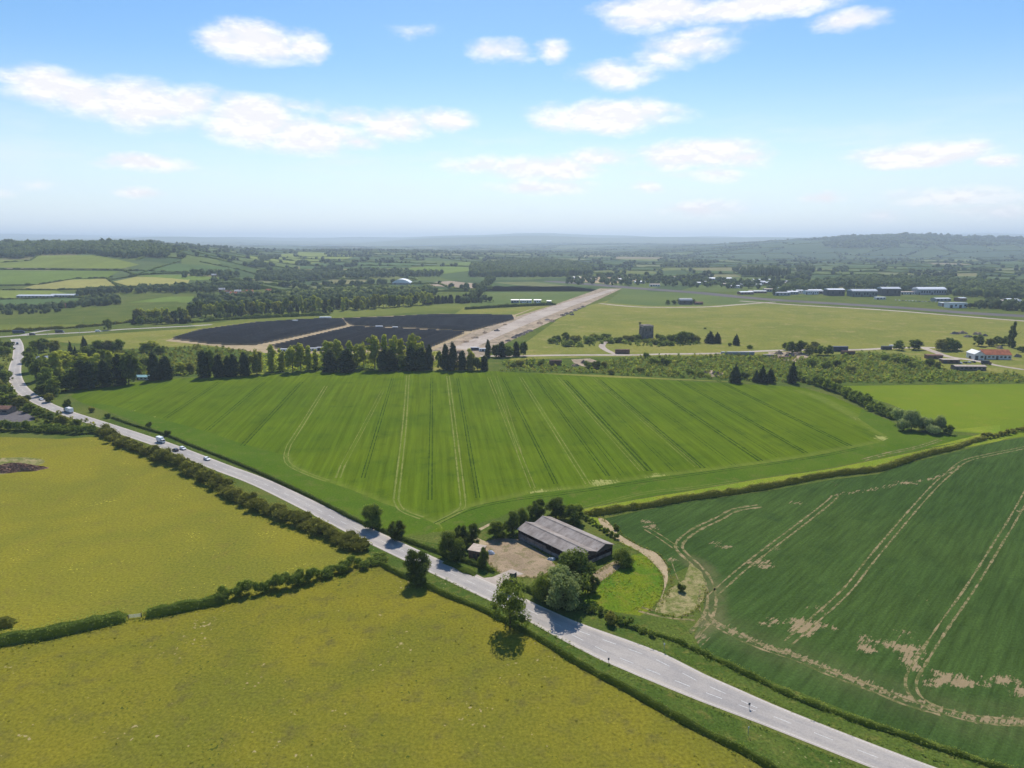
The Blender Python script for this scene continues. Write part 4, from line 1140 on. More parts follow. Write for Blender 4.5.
hedge('hedge', HG([(-80, 335), (0, 332), (60, 329), (110, 325), (140, 321)]), 4, 5, 'hedge along the link road at the upper left', 'leaf_olive', 1.2, .8, .4, 39, lumpstep=10)
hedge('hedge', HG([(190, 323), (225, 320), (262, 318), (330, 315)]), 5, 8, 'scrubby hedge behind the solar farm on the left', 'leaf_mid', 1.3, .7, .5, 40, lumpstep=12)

# ------------------------------------------------------------------ individual trees close to the camera
def tree(kind, var, px, py, hpx, wpx, label, cat='tree', group=None):
    x, y = g(px, py); q = ppm(x, y)
    el_ = math.atan2(CH, y)
    plant(kind, var, x, y, hpx / q / math.cos(el_) * (.93), wpx / q, label, cat, group)
tree('near', 0, 373, 529, 25, 22, 'round dark tree on the far side of the road, left of its slightly smaller neighbour')
tree('near', 1, 397, 540, 21, 18, 'smaller dark tree on the far side of the road, beside the low hedge')
tree('near', 1, 417, 583, 34, 25, 'dark green tree standing alone in the low hedge left of the farm entrance')
tree('open', 0, 510, 627, 46, 40, 'open airy roadside tree opposite the farm entrance, in the low hedge')
tree('palenear', 0, 541, 599, 30, 24, 'upright grey green bush left of the big pale round tree')
tree('palenear', 1, 563, 607, 40, 40, 'large pale green round tree between road and barn end')
tree('near', 3, 572, 594, 42, 42, 'big dark green tree covering the corner of the barn')
tree('near', 1, 593, 592, 17, 12, 'small dark shrub tree right of the big dark tree at the barn corner')
tree('palenear', 0, 625, 565, 20, 20, 'rounded grey green bush by the far end of the barn')
tree('near', 2, 452, 558, 28, 26, 'greyish green tree left of the brick shed, nearest the road')
tree('near', 1, 462, 549, 26, 16, 'dark tree just behind the brick shed')
tree('near', 3, 473, 545, 22, 14, 'slim dark tree behind the brick shed, nearest the yard')
tree('near', 1, 483, 567, 20, 11, 'narrow dark conifer like shrub in front of the brick shed')
tree('near', 3, 512, 534, 24, 16, 'dark tree at the left end of the barn')
tree('palenear', 0, 523, 522, 18, 12, 'olive brown tree behind the left end of the barn')
tree('near', 1, 537, 518, 20, 18, 'dark tree behind the barn roof, left of the tallest')
tree('near', 3, 556, 519, 23, 22, 'tallest dark tree behind the barn roof')
tree('near', 0, 573, 523, 20, 20, 'spreading tree behind the right half of the barn roof')
tree('near', 2, 498, 537, 17, 20, 'low leafy tree at the top of the yard, left of the barn')
tree('bush', 0, 616, 530, 7, 6, 'small bush at the head of the sandy track')
tree('bush', 1, 681, 592, 9, 9, 'small scrubby bush at the bend of the sandy track')
tree('bush', 2, 612, 623, 13, 14, 'pale round bush in the roadside hedge below the lush grass')
tree('near', 2, 506, 592, 12, 11, 'small leafy shrub by the road under the sign board')
tree('near', 1, 68, 411, 13, 8, 'small dark tree between road and cereal field at the upper left')
for k, (px, py, h, w) in enumerate([(148, 427, 7, 6), (168, 436, 7, 6), (92, 412, 6, 6), (108, 418, 6, 5)]):
    x, y = g(px, py); plant('bush', k, x, y, 4, 4, 'small bush on the far road verge, %s from the upper left' % ['third', 'nearest', 'first', 'second'][k], 'bush', 'verge bushes beside the road')
for k, (px, py, h, w, kd) in enumerate([(897, 424, 19, 12, 'pale'), (911, 430, 24, 17, 'pale'), (925, 431, 17, 14, 'pale'), (938, 432, 20, 13, 'pale'), (903, 431, 14, 12, 'pale'), (932, 434, 11, 14, 'pale'), (948, 434, 10, 9, 'broad')]):
    tree(kd, k % 2, px, py, h, w, 'grey green willow at the field corner, %s' % ['leftmost of the tall ones', 'tallest and centre', 'broad one right of centre', 'upright one at the right', 'low one in front at the left', 'low spreading one in front at the right', 'brownish last one at the right end'][k], group='willows at the field corner')


def px_items(L):
    out = []
    for kind, var, px, py, h, w in L:
        x, y = g(px, py); q = ppm(x, y)
        out.append((kind, var, x, y, h / q, w / q))
    return out


# dark conifers along the far edge of the cereal field
CN = [(83, 388, 27, 15), (75, 389, 22, 14), (91, 388, 26, 14), (106, 386, 26, 13), (120, 385, 30, 12), (129, 384, 32, 15), (155, 380, 27, 11), (166, 379, 22, 14),
      (204, 377.5, 26, 12), (209, 377, 28, 11), (219, 377, 22, 10), (228, 376.5, 20, 9), (234, 376.5, 22, 10), (245, 375.5, 23, 10), (257, 374.5, 24, 11),
      (331, 371.5, 21, 14), (347, 371.5, 22, 17), (341, 371.5, 16, 8), (384, 370.5, 20, 13), (392, 370.5, 21, 12), (402, 370, 15, 9), (412, 370, 23, 13), (421, 370, 22, 13), (429, 369.5, 24, 9),
      (440, 369.5, 19, 6), (446, 370, 26, 8), (453, 370, 27, 9), (462, 370, 19, 9), (484, 370, 14, 8), (477, 370.5, 13, 8), (472, 370, 18, 7)]
series(px_items([('broad' if i in (1, 5, 9, 14, 17, 20, 24, 29, 30) else 'conifer', i % 4, px, py, h, w * (1.25 if i in (1, 5, 9, 14, 17, 20, 24, 29, 30) else 1.1)) for i, (px, py, h, w) in enumerate(CN)]), 'dark tall tree', 'dark trees along the far edge of the cereal field', 'on the cereal field far edge')
LM = [(272, 372, 27, 14), (282, 371, 22, 12), (293, 372, 27, 14), (301, 371, 29, 14), (309, 370, 24, 12), (316, 370, 20, 10), (328, 366, 27, 13), (338, 365, 27, 13), (350, 366, 25, 13), (357, 366, 22, 10),
      (364, 368, 27, 12), (375, 369, 35, 16), (385, 369, 34, 14), (394, 368, 32, 14), (401, 367, 30, 12), (413, 368, 36, 17), (422, 366, 24, 12), (470, 369, 20, 12)]
series(px_items([('lime', i % 4, px, py, h, w) for i, (px, py, h, w) in enumerate(LM)]), 'light green poplar', 'light green poplars behind the conifers', 'behind the dark field edge trees')
# belt of mixed trees near the road bend
rs = np.random.RandomState(77)
B1 = []
for px, py, h, w, k in [(34, 372, 20, 16, 'broad'), (41, 381, 24, 16, 'broad'), (48, 391, 24, 17, 'broad'), (54, 396, 18, 13, 'broad'), (33, 362, 16, 14, 'broad'), (45, 366, 12, 12, 'lime'), (58, 380, 28, 20, 'lime'), (64, 375, 26, 20, 'lime'), (50, 378, 20, 16, 'broad'),
                        (66, 391, 18, 16, 'broad'), (84, 378, 26, 22, 'lime'), (97, 378, 24, 18, 'lime'), (112, 377, 26, 18, 'lime'), (60, 364, 14, 14, 'lime'), (36, 352, 12, 12, 'broad'), (44, 352, 14, 12, 'broad'), (54, 354, 14, 12, 'broad'),
                        (99, 352, 12, 14, 'broad'), (107, 352, 12, 14, 'broad'), (118, 352, 13, 12, 'broad'), (90, 360, 14, 14, 'broad'), (104, 363, 14, 16, 'broad'), (118, 364, 12, 15, 'lime'), (131, 362, 12, 14, 'broad'), (144, 352, 10, 12, 'lime'), (152, 352, 12, 14, 'lime'), (161, 354, 9, 12, 'broad'),
                        (137, 374, 12, 14, 'broad'), (147, 368, 10, 12, 'broad'), (181, 374, 12, 12, 'lime'), (190, 373, 11, 10, 'broad'), (42, 396, 12, 12, 'broad'), (75, 366, 16, 16, 'broad'), (50, 402, 9, 9, 'broad')]:
    B1.append((k, rs.randint(4), px, py, h, w))
series(px_items([b for b in B1 if b[0] == 'broad']), 'mid green tree', 'broadleaf trees in the belt right of the road bend', 'in the belt beside the road bend')
series(px_items([b for b in B1 if b[0] == 'lime']), 'pale yellowish tree', 'pale trees in the belt right of the road bend', 'in the belt beside the road bend')
series(px_items([('fir', 0, 72, 362, 21, 8), ('fir', 1, 85, 352, 16, 9), ('fir', 1, 77, 366, 20, 8)]), 'tall pointed dark fir', 'pointed firs in the belt by the road bend', 'standing above the belt by the road bend')
# left of the road
L1 = [(2, 408, 16, 16), (12, 406, 12, 14), (20, 408, 12, 14), (6, 396, 12, 14), (3, 384, 14, 14), (9, 380, 10, 10), (-6, 390, 14, 14), (30, 412, 9, 12), (40, 417, 10, 12), (50, 422, 10, 12), (60, 425, 10, 13), (5, 356, 10, 12), (-4, 350, 12, 14), (9, 349, 8, 10), (-12, 408, 16, 16), (0, 370, 6, 8), (75, 428, 9, 12), (26, 402, 7, 9)]
series(px_items([('broad', i % 4, *t) for i, t in enumerate(L1)]), 'rounded dark green tree', 'trees on the left side of the road bend', 'left of the road bend')

# ------------------------------------------------------------------ scrub and bushes of the airfield
def sc_poly(px, step, seed): return scatter_poly(G(px), step, np.random.RandomState(seed))
SP_ = [(500, 371), (505, 362), (540, 360), (570, 368), (600, 371), (603, 362), (640, 357), (680, 357), (740, 355), (800, 358), (840, 357), (870, 353), (905, 356), (925, 363), (950, 371), (1024, 376), (1120, 378), (1120, 383), (1024, 383), (900, 383), (815, 383), (790, 383), (700, 379), (600, 374)]
tuft_mass('scrub', sc_poly(SP_, 5.6, 51), (1.0, 3.2), 1.3, 'leaf_olive', 'light green scrub covering the rough ground behind the cereal field', n_per=16)
tuft_mass('scrub', sc_poly(SP_, 17, 48), (1.2, 3.4), 1.3, 'leaf_lime', 'pale green scrub dotted over the rough ground behind the cereal field', n_per=18)
tuft_mass('scrub', sc_poly(SP_, 9.0, 52), (1.6, 5.0), 1.4, 'leaf_mid', 'darker scrub growth on the rough ground behind the cereal field', n_per=22)
tuft_mass('scrub', sc_poly([(100, 352), (200, 346), (260, 352), (262, 370), (190, 376), (130, 376), (95, 366)], 7, 53), (1.2, 4.0), 1.5, 'leaf_olive', 'light scrub between the tree belt and the solar farm', n_per=18)
tuft_mass('scrub', sc_poly([(260, 355), (440, 353), (440, 367), (260, 372)], 6, 54), (1.2, 4.5), 1.5, 'leaf_lime', 'light undergrowth between the poplars', n_per=18)
tuft_mass('scrub', sc_poly([(100, 352), (200, 349), (262, 356), (262, 372), (190, 377), (130, 377), (60, 372)], 15, 55), (2.5, 5.5), 1.5, 'leaf_mid', 'darker scrub between the tree belt and the solar farm', n_per=26)
tuft_mass('scrub', sc_poly([(-40, 340), (10, 345), (14, 350), (8, 378), (16, 396), (0, 400), (-60, 400)], 9, 56), (1.2, 4.0), 1.3, 'leaf_olive', 'rough growth on the left of the road bend', n_per=24)
tuft_mass('scrub', sc_poly([(0, 412), (28, 404), (60, 414), (100, 424), (100, 430), (60, 429), (36, 421), (22, 412)], 6, 57), (1.0, 3.6), 1.0, 'leaf_olive', 'rough growth by the road above the tall hedge', n_per=30)
tuft_mass('scrub', sc_poly([(549, 344), (560, 338), (600, 336), (618, 339), (600, 345), (575, 348)], 7, 58), (1.5, 4.5), 1.6, 'leaf_mid', 'low scrub left of the concrete tower', n_per=26)
tuft_mass('scrub', sc_poly([(616, 343), (640, 339), (700, 340), (700, 345), (660, 347), (630, 346)], 7, 59), (1.5, 4.5), 1.6, 'leaf_mid', 'low scrub around the foot of the concrete tower', n_per=26)
BP = [(566, 341, 9, 8), (558, 341, 7, 8), (576, 342, 8, 9), (588, 343, 8, 10), (600, 340, 6, 9), (607, 338, 5, 8), (592, 338, 5, 8), (552, 343, 6, 7), (566, 346, 7, 9), (620, 342, 6, 9), (628, 341, 7, 9), (636, 340, 7, 8), (662, 340, 7, 9), (672, 341, 8, 10), (655, 343, 5, 9), (668, 345, 5, 10),
      (682, 343, 12, 13), (690, 342, 10, 12), (697, 342, 8, 9), (610, 343, 5, 8), (646, 342, 4, 9), (658, 345, 5, 9)]
series(px_items([('bush' if h < 9 else 'broad', i % 4, px, py, h, w * 1.35) for i, (px, py, h, w) in enumerate(BP) if h < 9]), 'dark rounded bush', 'bushes around the old control tower', 'in the concrete tower thicket', 'bush')
series(px_items([('broad', i % 4, px, py, h, w) for i, (px, py, h, w) in enumerate(BP) if h >= 9]), 'larger dark tree', 'trees beside the old control tower', 'beside the concrete tower')
series(px_items([('fir', 0, 710, 343, 12, 13), ('fir', 1, 717, 343, 11, 10), ('fir', 0, 736, 345, 11, 8)]), 'dark compact tree', 'dark trees right of the tower thicket', 'on the airfield grass right of the concrete tower')
series(px_items([('bush', 0, 750, 348.5, 5, 6), ('bush', 1, 729.5, 346, 4, 4), ('bush', 2, 640, 324, 2.5, 3), ('bush', 3, 705, 329, 2, 3)]), 'small lone bush', 'lone bushes on the airfield grass', 'on the open airfield grass')
series(px_items([('fir', 0, 735, 382.5, 18, 14), ('fir', 1, 792, 383, 22, 12), ('fir', 0, 770, 382.5, 15, 11), ('fir', 1, 762, 382.5, 17, 12), ('fir', 0, 756, 382, 12, 9)]), 'dark pointed conifer', 'pointed conifers on the field edge', 'at the right of the cereal field edge')
series(px_items([('bush', i % 4, *t) for i, t in enumerate([(590, 368, 8, 11), (598, 368, 9, 11), (605, 367, 7, 9), (646, 358, 7, 6), (655, 364, 8, 12), (665, 365, 8, 12), (612, 374, 6, 9), (700, 376, 6, 9), (690, 374, 6, 8), (745, 379, 8, 10), (520, 366, 7, 10), (530, 366, 6, 9), (541, 365, 7, 8), (512, 368, 6, 8), (640, 372, 6, 8), (810, 366, 9, 12), (826, 368, 8, 11), (838, 366, 7, 10), (850, 372, 8, 10), (905, 364, 8, 11), (915, 368, 7, 12), (928, 366, 9, 10), (938, 368, 8, 6), (885, 360, 7, 9), (895, 362, 7, 9), (820, 380, 7, 10), (836, 385, 8, 10)])]), 'dense green bush', 'bigger bushes in the scrub strip', 'in scrub behind the cereal field', 'bush')
series(px_items([('broad', i % 4, *t) for i, t in enumerate([(792, 353, 12, 12), (801, 353, 13, 12), (809, 355, 11, 11), (819, 355, 10, 10), (828, 355, 10, 9), (787, 350, 8, 9), (814, 350, 9, 9)])]), 'dark green tree', 'trees by the perimeter track', 'in the clump left of the blue trailer')
series(px_items([('broad', i % 4, *t) for i, t in enumerate([(899, 350, 10, 10), (914, 349.5, 10, 14), (941, 350.5, 12, 14), (950, 350.5, 13, 14), (955, 350, 10, 10), (978, 346, 11, 11), (989, 346, 8, 9), (997, 345, 9, 8), (1004, 345, 9, 8), (1022, 352, 6, 8)])]), 'broad dark tree', 'trees around the red roofed shed', 'around the red roofed shed')
series(px_items([('spire', 0, 1012, 348, 26, 6.5), ('spire', 1, 1009, 347, 21, 6)]), 'very tall narrow poplar', 'tall poplars by the red roofed shed', 'behind the red roofed shed')
series(px_items([('broad' if i % 2 else 'conifer', i % 4, *t) for i, t in enumerate([(488, 357, 17, 6), (496, 357, 13, 9), (502, 357, 15, 10), (509, 357, 12, 9), (516, 356, 14, 8), (523, 356, 15, 8)])]), 'dark tree', 'dark trees where the perimeter track meets the runway', 'in the block beside the broken runway')

# ------------------------------------------------------------------ middle distance belts (each tree its own)
def belt(px0, px1, n, hr, wr, kinds, seed, words, group, where, depth=1.6):
    rs = np.random.RandomState(seed); L = []
    for i in range(n):
        t = (i + rs.uniform(-.35, .35)) / max(1, n - 1)
        px = px0[0] + (px1[0] - px0[0]) * t; py = px0[1] + (px1[1] - px0[1]) * t - rs.uniform(0, depth)
        L.append((kinds[rs.randint(len(kinds))], rs.randint(4), px, py, rs.uniform(*hr), rs.uniform(*wr)))
    L = [(k, v % (2 if k in ('fir', 'spire', 'pale') else 4), a, b, c, d) for k, v, a, b, c, d in L]
    series(px_items(L), words, group, where)
series(px_items([('broad', 1, 108, 330, 11, 9)]), 'lone dark round tree', 'lone tree on the link road', 'beside the far link road')
belt((136, 322), (186, 321), 16, (10, 17), (6, 9), ['lime', 'lime', 'lime', 'broad'], 61, 'tall light tree', 'light trees above the link road, left group', 'in the left row above the link road')
belt((136, 325), (187, 324), 11, (5, 9), (6, 9), ['broad', 'broad', 'fir'], 62, 'low dark tree', 'low trees above the link road', 'under the link road light trees')
belt((189, 318), (262, 316), 24, (9, 16), (5, 9), ['lime', 'lime', 'broad', 'broad', 'spire'], 63, 'mixed tall tree', 'mixed trees above the solar farm, left', 'behind the left solar block')
belt((216, 320), (330, 314), 26, (5, 10), (4, 7), ['conifer', 'broad', 'broad', 'fir'], 64, 'dark tree', 'dark trees in front of the row above the solar farm', 'in front behind the solar farm')
belt((262, 312), (344, 310), 24, (9, 15), (6, 9), ['broad', 'lime', 'broad', 'spire'], 65, 'tall tree', 'tall trees behind the solar farm', 'mid wood behind the solar farm')
belt((344, 311), (432, 305), 26, (9, 15), (6, 9), ['lime', 'lime', 'lime', 'broad'], 66, 'light green tree', 'light trees behind the solar farm, right', 'behind the right of the solar farm')
belt((425, 304.5), (480, 302), 17, (7, 9), (4, 5), ['conifer'], 67, 'small dark conifer', 'row of conifers left of the avenue', 'in the even row left of the conifer avenue', .4)

# ------------------------------------------------------------------ far woods as masses
def wood(px, step, hr, mat, label, seed, wid=.9, terr=True):
    poly = [gt(*p) for p in px]
    far_trees('woodland', scatter_poly(poly, step, np.random.RandomState(seed)), hr, mat, label, seed, wid)
wood([(-60, 258), (0, 258), (20, 259), (45, 254.5), (96, 254), (105, 257), (130, 258.5), (168, 258.5), (172, 251), (150, 247), (90, 245.5), (40, 245), (-60, 246)], 13, (11, 20), 'leaf_dark', 'dark wood along the top of the left hill', 71)
wood([(466, 303), (473, 303), (496, 280), (489, 279)], 11, (10, 16), 'leaf_dark', 'dark avenue of conifers leading away to the right of the sand heap', 72, .6)
wood([(455, 304), (490, 303), (492, 301), (462, 301)], 12, (9, 14), 'leaf_dark', 'dark wood edge at the foot of the avenue', 73)
wood([(470, 277), (512, 277), (560, 277), (592, 275), (590, 269), (572, 264), (540, 261), (512, 262), (470, 268)], 15, (13, 22), 'leaf_dark', 'large dark wood behind the end of the runway', 74)
wood([(72, 297), (110, 294), (150, 293), (210, 293), (262, 290), (262, 287), (200, 287), (150, 289), (110, 291), (80, 294)], 13, (9, 15), 'leaf_dark', 'dark strip of wood below the left hill', 75)
wood([(180, 278), (240, 277), (236, 274.5), (185, 275)], 16, (10, 16), 'leaf_dark', 'dark copse on the left hillside', 76)
wood([(255, 281), (340, 279), (345, 275), (300, 273), (260, 274)], 15, (10, 18), 'leaf_dark', 'hazy wood left of the white dome', 77)
wood([(345, 279), (400, 277), (440, 277), (445, 274), (400, 273), (350, 273)], 17, (10, 18), 'leaf_mid', 'hazy trees behind the white dome', 78)
wood([(768, 296), (790, 289), (840, 281), (880, 279), (960, 282), (1024, 287), (1200, 292), (1200, 303), (1024, 300), (960, 297), (910, 289), (850, 287), (800, 293)], 16, (11, 18), 'leaf_mid', 'broad wood behind the industrial sheds', 79)
wood([(966, 308), (1024, 312), (1200, 315), (1200, 311), (1024, 306.5), (985, 305)], 13, (9, 15), 'leaf_mid', 'rough trees beside the cross runway at the right edge', 80)
wood([(740, 277), (772, 277.5), (792, 276), (770, 273), (742, 274)], 14, (20, 32), 'leaf_dark', 'tall dark poplar group on the plain', 81, .35)
wood([(796, 273), (814, 273), (814, 270.5), (797, 270.5)], 14, (16, 22), 'leaf_dark', 'second smaller poplar group on the plain', 82, .5)
wood([(560, 284), (610, 285.5), (700, 288), (760, 290), (755, 283), (690, 279), (640, 278), (600, 277), (570, 279)], 27, (8, 15), 'leaf_mid', 'scattered trees between the runway end and the white warehouse', 83)
wood([(188, 309), (262, 308), (330, 306), (420, 300), (440, 294), (400, 291), (330, 294), (262, 297), (200, 300)], 15, (9, 17), 'leaf_mid', 'loose woodland around the hazy village', 84)
wood([(262, 304), (420, 297), (440, 291), (300, 296)], 20, (11, 19), 'leaf_lime', 'lighter trees in the loose woodland', 85)
wood([(0, 312), (40, 311), (110, 306), (108, 303), (40, 308), (0, 309)], 11, (6, 12), 'leaf_dark', 'dark tree line above the yellow green field on the left', 86)
wood([(78, 306), (100, 307), (122, 305), (115, 299), (90, 300)], 12, (9, 15), 'leaf_mid', 'round copse between the fields at the left', 87)
wood([(-60, 317), (10, 316), (60, 313), (60, 311.5), (0, 314), (-60, 315)], 12, (5, 9), 'leaf_mid', 'hedge trees at the left edge', 88)
wood([(540, 256), (640, 257), (720, 259), (760, 262), (700, 256), (600, 253)], 70, (9, 14), 'leaf_mid', 'very distant trees on the plain', 89, 1.5)
RH = [(800, 252), (900, 249), (1024, 246), (1200, 246), (1200, 236), (1024, 235.5), (930, 236), (860, 239), (800, 245)]
poly = [(gt(*p)) for p in [(830, 249), (920, 247.5), (1024, 245), (1250, 246)]] + [(6200, 6700), (4800, 6900), (3600, 7000), (2900, 7000)]
rs_ = np.random.RandomState(90); P_ = scatter_poly(poly, 48, rs_)
nz = np.sin(P_[:, 0] / 260 + 1) * np.cos(P_[:, 1] / 330) + .6 * np.sin(P_[:, 0] / 97 + P_[:, 1] / 140)
far_trees('woodland', P_[nz > .0], (14, 26), 'leaf_dark', 'dark woods scattered over the right hill', 90, 1.9)

# hedges and hedge trees between the far plots: strips of shrub along the plot edges in one mass
rs = np.random.RandomState(91); HV = []; HF = []; HT = []; tp = []
def far_hedge(a, b):
    L = math.hypot(b[0] - a[0], b[1] - a[1]); step = 16 + max(0, (a[1] - 2500)) * .008; n = max(2, int(L / step))
    hscale = 1 + max(0, a[1] - 3000) / 5000
    t = np.linspace(0, 1, n); x = a[0] + (b[0] - a[0]) * t; y = a[1] + (b[1] - a[1]) * t; z = tz(x, y)
    h = rs.uniform(1.8, 6.0, n) * (1 + .6 * (rs.rand(n) > .8)) * hscale; wd = 4.5 * hscale
    nx, ny = -(b[1] - a[1]) / L, (b[0] - a[0]) / L
    b0 = len(HV)
    for i in range(n):
        j = rs.uniform(-1.5, 1.5)
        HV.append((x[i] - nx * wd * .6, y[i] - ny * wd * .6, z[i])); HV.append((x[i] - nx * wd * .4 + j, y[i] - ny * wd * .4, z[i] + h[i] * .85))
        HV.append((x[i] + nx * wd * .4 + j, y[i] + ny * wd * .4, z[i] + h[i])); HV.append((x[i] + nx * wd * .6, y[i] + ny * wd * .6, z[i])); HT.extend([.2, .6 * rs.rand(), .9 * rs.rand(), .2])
    for i in range(n - 1):
        for k in range(3): q = b0 + i * 4 + k; HF.append((q, q + 1, q + 5, q + 4))
    m_ = rs.poisson(L / (55 if a[1] < 5000 else 90))
    for _ in range(m_):
        s_ = rs.rand(); tp.append((a[0] + (b[0] - a[0]) * s_ + rs.uniform(-6, 6), a[1] + (b[1] - a[1]) * s_ + rs.uniform(-6, 6)))
    if rs.rand() < .12:
        for _ in range(int(L / 9)):
            s_ = rs.rand(); tp.append((a[0] + (b[0] - a[0]) * s_ + rs.uniform(-22, 22), a[1] + (b[1] - a[1]) * s_ + rs.uniform(-22, 22)))
clear = [gt(*p) for p in [(440, 283), (640, 296), (1300, 330), (1300, 318), (1024, 309), (700, 288), (560, 276), (440, 271)]]
hillzone = [gt(*p) for p in [(-80, 296), (78, 296), (118, 288), (190, 287), (240, 275), (232, 267), (140, 263), (95, 254), (-80, 257)]]
def okh(p): return not bool(inpoly(np.array([p[0]]), np.array([p[1]]), clear)[0]) and not bool(inpoly(np.array([p[0]]), np.array([p[1]]), hillzone)[0])
for j in range(NV + 1):
    for i in range(NU + 1):
        a = (PX[j, i], PY[j, i])
        if i < NU and rs.rand() < .85:
            b = (PX[j, i + 1], PY[j, i + 1]); mid_ = ((a[0] + b[0]) / 2, (a[1] + b[1]) / 2)
            if okh(a) and okh(b) and okh(mid_): far_hedge(a, b)
        if j < NV and rs.rand() < .7:
            b = (PX[j + 1, i], PY[j + 1, i])
            if okh(a) and okh(b): far_hedge(a, b)
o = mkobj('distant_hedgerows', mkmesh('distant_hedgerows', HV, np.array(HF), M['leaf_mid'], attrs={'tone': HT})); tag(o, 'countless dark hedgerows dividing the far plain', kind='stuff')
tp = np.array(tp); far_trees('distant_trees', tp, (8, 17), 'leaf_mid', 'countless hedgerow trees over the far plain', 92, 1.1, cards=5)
for k, px in enumerate([[(-60, 269), (0, 269.5), (60, 270), (125, 270.5), (160, 272), (240, 277)], [(-60, 287), (0, 286), (40, 285), (75, 279), (107, 278.5), (112, 277)], [(107, 278.5), (118, 287), (127, 290)], [(0, 290.5), (62, 290), (127, 287.5), (186, 288)], [(130, 276), (200, 274), (240, 279)],
                        [(122, 270), (137, 276), (110, 280)], [(137, 275), (165, 266), (180, 262)], [(0, 300), (80, 298), (110, 296)], [(200, 262), (240, 270), (262, 276)], [(0, 263), (30, 261), (38, 256)]]):
    P = [gt(*p) for p in px]
    for a, b in zip(P[:-1], P[1:]): pass
    hedge('hedge', P, 3.6, 5, 'thin dark field hedge on the left hillside, %s counting down from the wood' % ordn([2, 6, 5, 8, 4, 3, 10, 9, 7, 1][k]), 'leaf_dark', 2.2, .22, .45, 200 + k, 'field hedges on the left hillside', lumpstep=14)

# weeds and rough growth nobody could count along edges
def along(px, step, spread, seed, n=1):
    rs = np.random.RandomState(seed); P, _ = resample(HG(px), step); return np.array([(x + rs.normal(0, spread), y + rs.normal(0, spread)) for x, y in P for _ in range(n)])
E1 = np.concatenate([along([(604, 529), (617, 541), (640, 553), (655, 566), (662, 577), (660, 598), (650, 610)], 1.2, .5, 501, 2), along([(598, 517), (612, 526), (622, 535), (642, 547), (658, 554), (668, 565), (671, 580), (668, 594), (660, 606)], 1.2, .45, 502, 2),
    along([(486, 541), (500, 538), (522, 539), (540, 551), (552, 560), (556, 567), (540, 577), (515, 577)], 1.0, .5, 503, 2), along([(586, 580), (612, 563), (625, 563), (600, 582), (588, 584)], 1.1, .5, 504, 2),
    along([(655, 611), (676, 617), (694, 612), (703, 600), (704, 588)], 1.1, .6, 505, 2), along([(483, 548), (486, 558), (493, 567), (500, 573)], 1.0, .5, 506, 2)])
tuft_mass('weeds', E1, (.25, .8), .28, 'leaf_olive', 'low weeds fringing the yard and the sandy track', n_per=10, seed=507, wide=1.8)
E2 = np.concatenate([along([(381, 566), (411, 579), (446, 595), (496, 617), (562, 654), (637, 696), (704, 733), (790, 780)], 1.4, .7, 508, 2), along([(655, 637), (697, 653), (768, 687), (868, 726), (980, 763)], 1.3, .7, 509, 2), along([(640, 644), (690, 663), (722, 680), (768, 699), (828, 726), (943, 762)], 1.4, .35, 510, 1),
    along([(405, 562), (470, 592), (562, 639), (594, 658), (642, 681), (704, 706), (768, 731), (868, 772)], 1.4, .35, 511, 1), along([(0, 651), (100, 629), (144, 620), (200, 609), (256, 599), (306, 588), (370, 570)], 2, .6, 512, 2), along([(112, 446), (187, 477), (250, 514), (301, 533), (350, 555)], 2, .8, 513, 2)])
tuft_mass('weeds', E2, (.25, .85), .28, 'leaf_mid', 'tall grass and weeds along the hedge bottoms and road verges', n_per=10, seed=514, wide=1.8)
E3 = scatter_poly(G([(582, 588), (600, 572), (630, 556), (652, 560), (664, 584), (652, 608), (615, 612), (580, 598)]), 1.5, np.random.RandomState(515)); nz = np.sin(E3[:, 0] / 2.6) * np.cos(E3[:, 1] / 3.4 + 1) + np.sin(E3[:, 0] / 7 + E3[:, 1] / 5)
tuft_mass('weeds', E3[nz > .1], (.2, .7), .3, 'leaf_lime', 'rank tufts of grass in the lush patch by the barn', n_per=9, seed=516, wide=2.0)
E4 = scatter_poly(meadowB[:-3] + [g(900, 860), g(200, 860), g(-200, 860)], 5.5, np.random.RandomState(517)); nz = np.sin(E4[:, 0] / 19 + 2) * np.cos(E4[:, 1] / 13) + np.random.RandomState(518).rand(len(E4))
tuft_mass('weeds', E4[nz > .75], (.12, .34), .26, 'leaf_olive', 'scattered coarse tufts in the foreground meadow', n_per=8, seed=519, wide=3.0)

rs_ = np.random.RandomState(95); rp = []
for c0, c1, n in ((3650, 4200, 26), (4350, 4750, 30), (2950, 3300, 12), (5100, 6200, 40)):
    for _ in range(n): rp.append((rs_.uniform(c0, c1), 6500 + rs_.normal(0, 90)))
far_trees('woodland', rp, (22, 42), 'leaf_dark', 'dark clumps of tall trees standing along the right ridge', 96, 1.3)
rp = [(rs_.uniform(-2300, -1350), 2560 + rs_.normal(0, 60)) for _ in range(70)]
far_trees('woodland', rp, (16, 27), 'leaf_dark', 'taller trees breaking the skyline of the left hill wood', 97, .9)
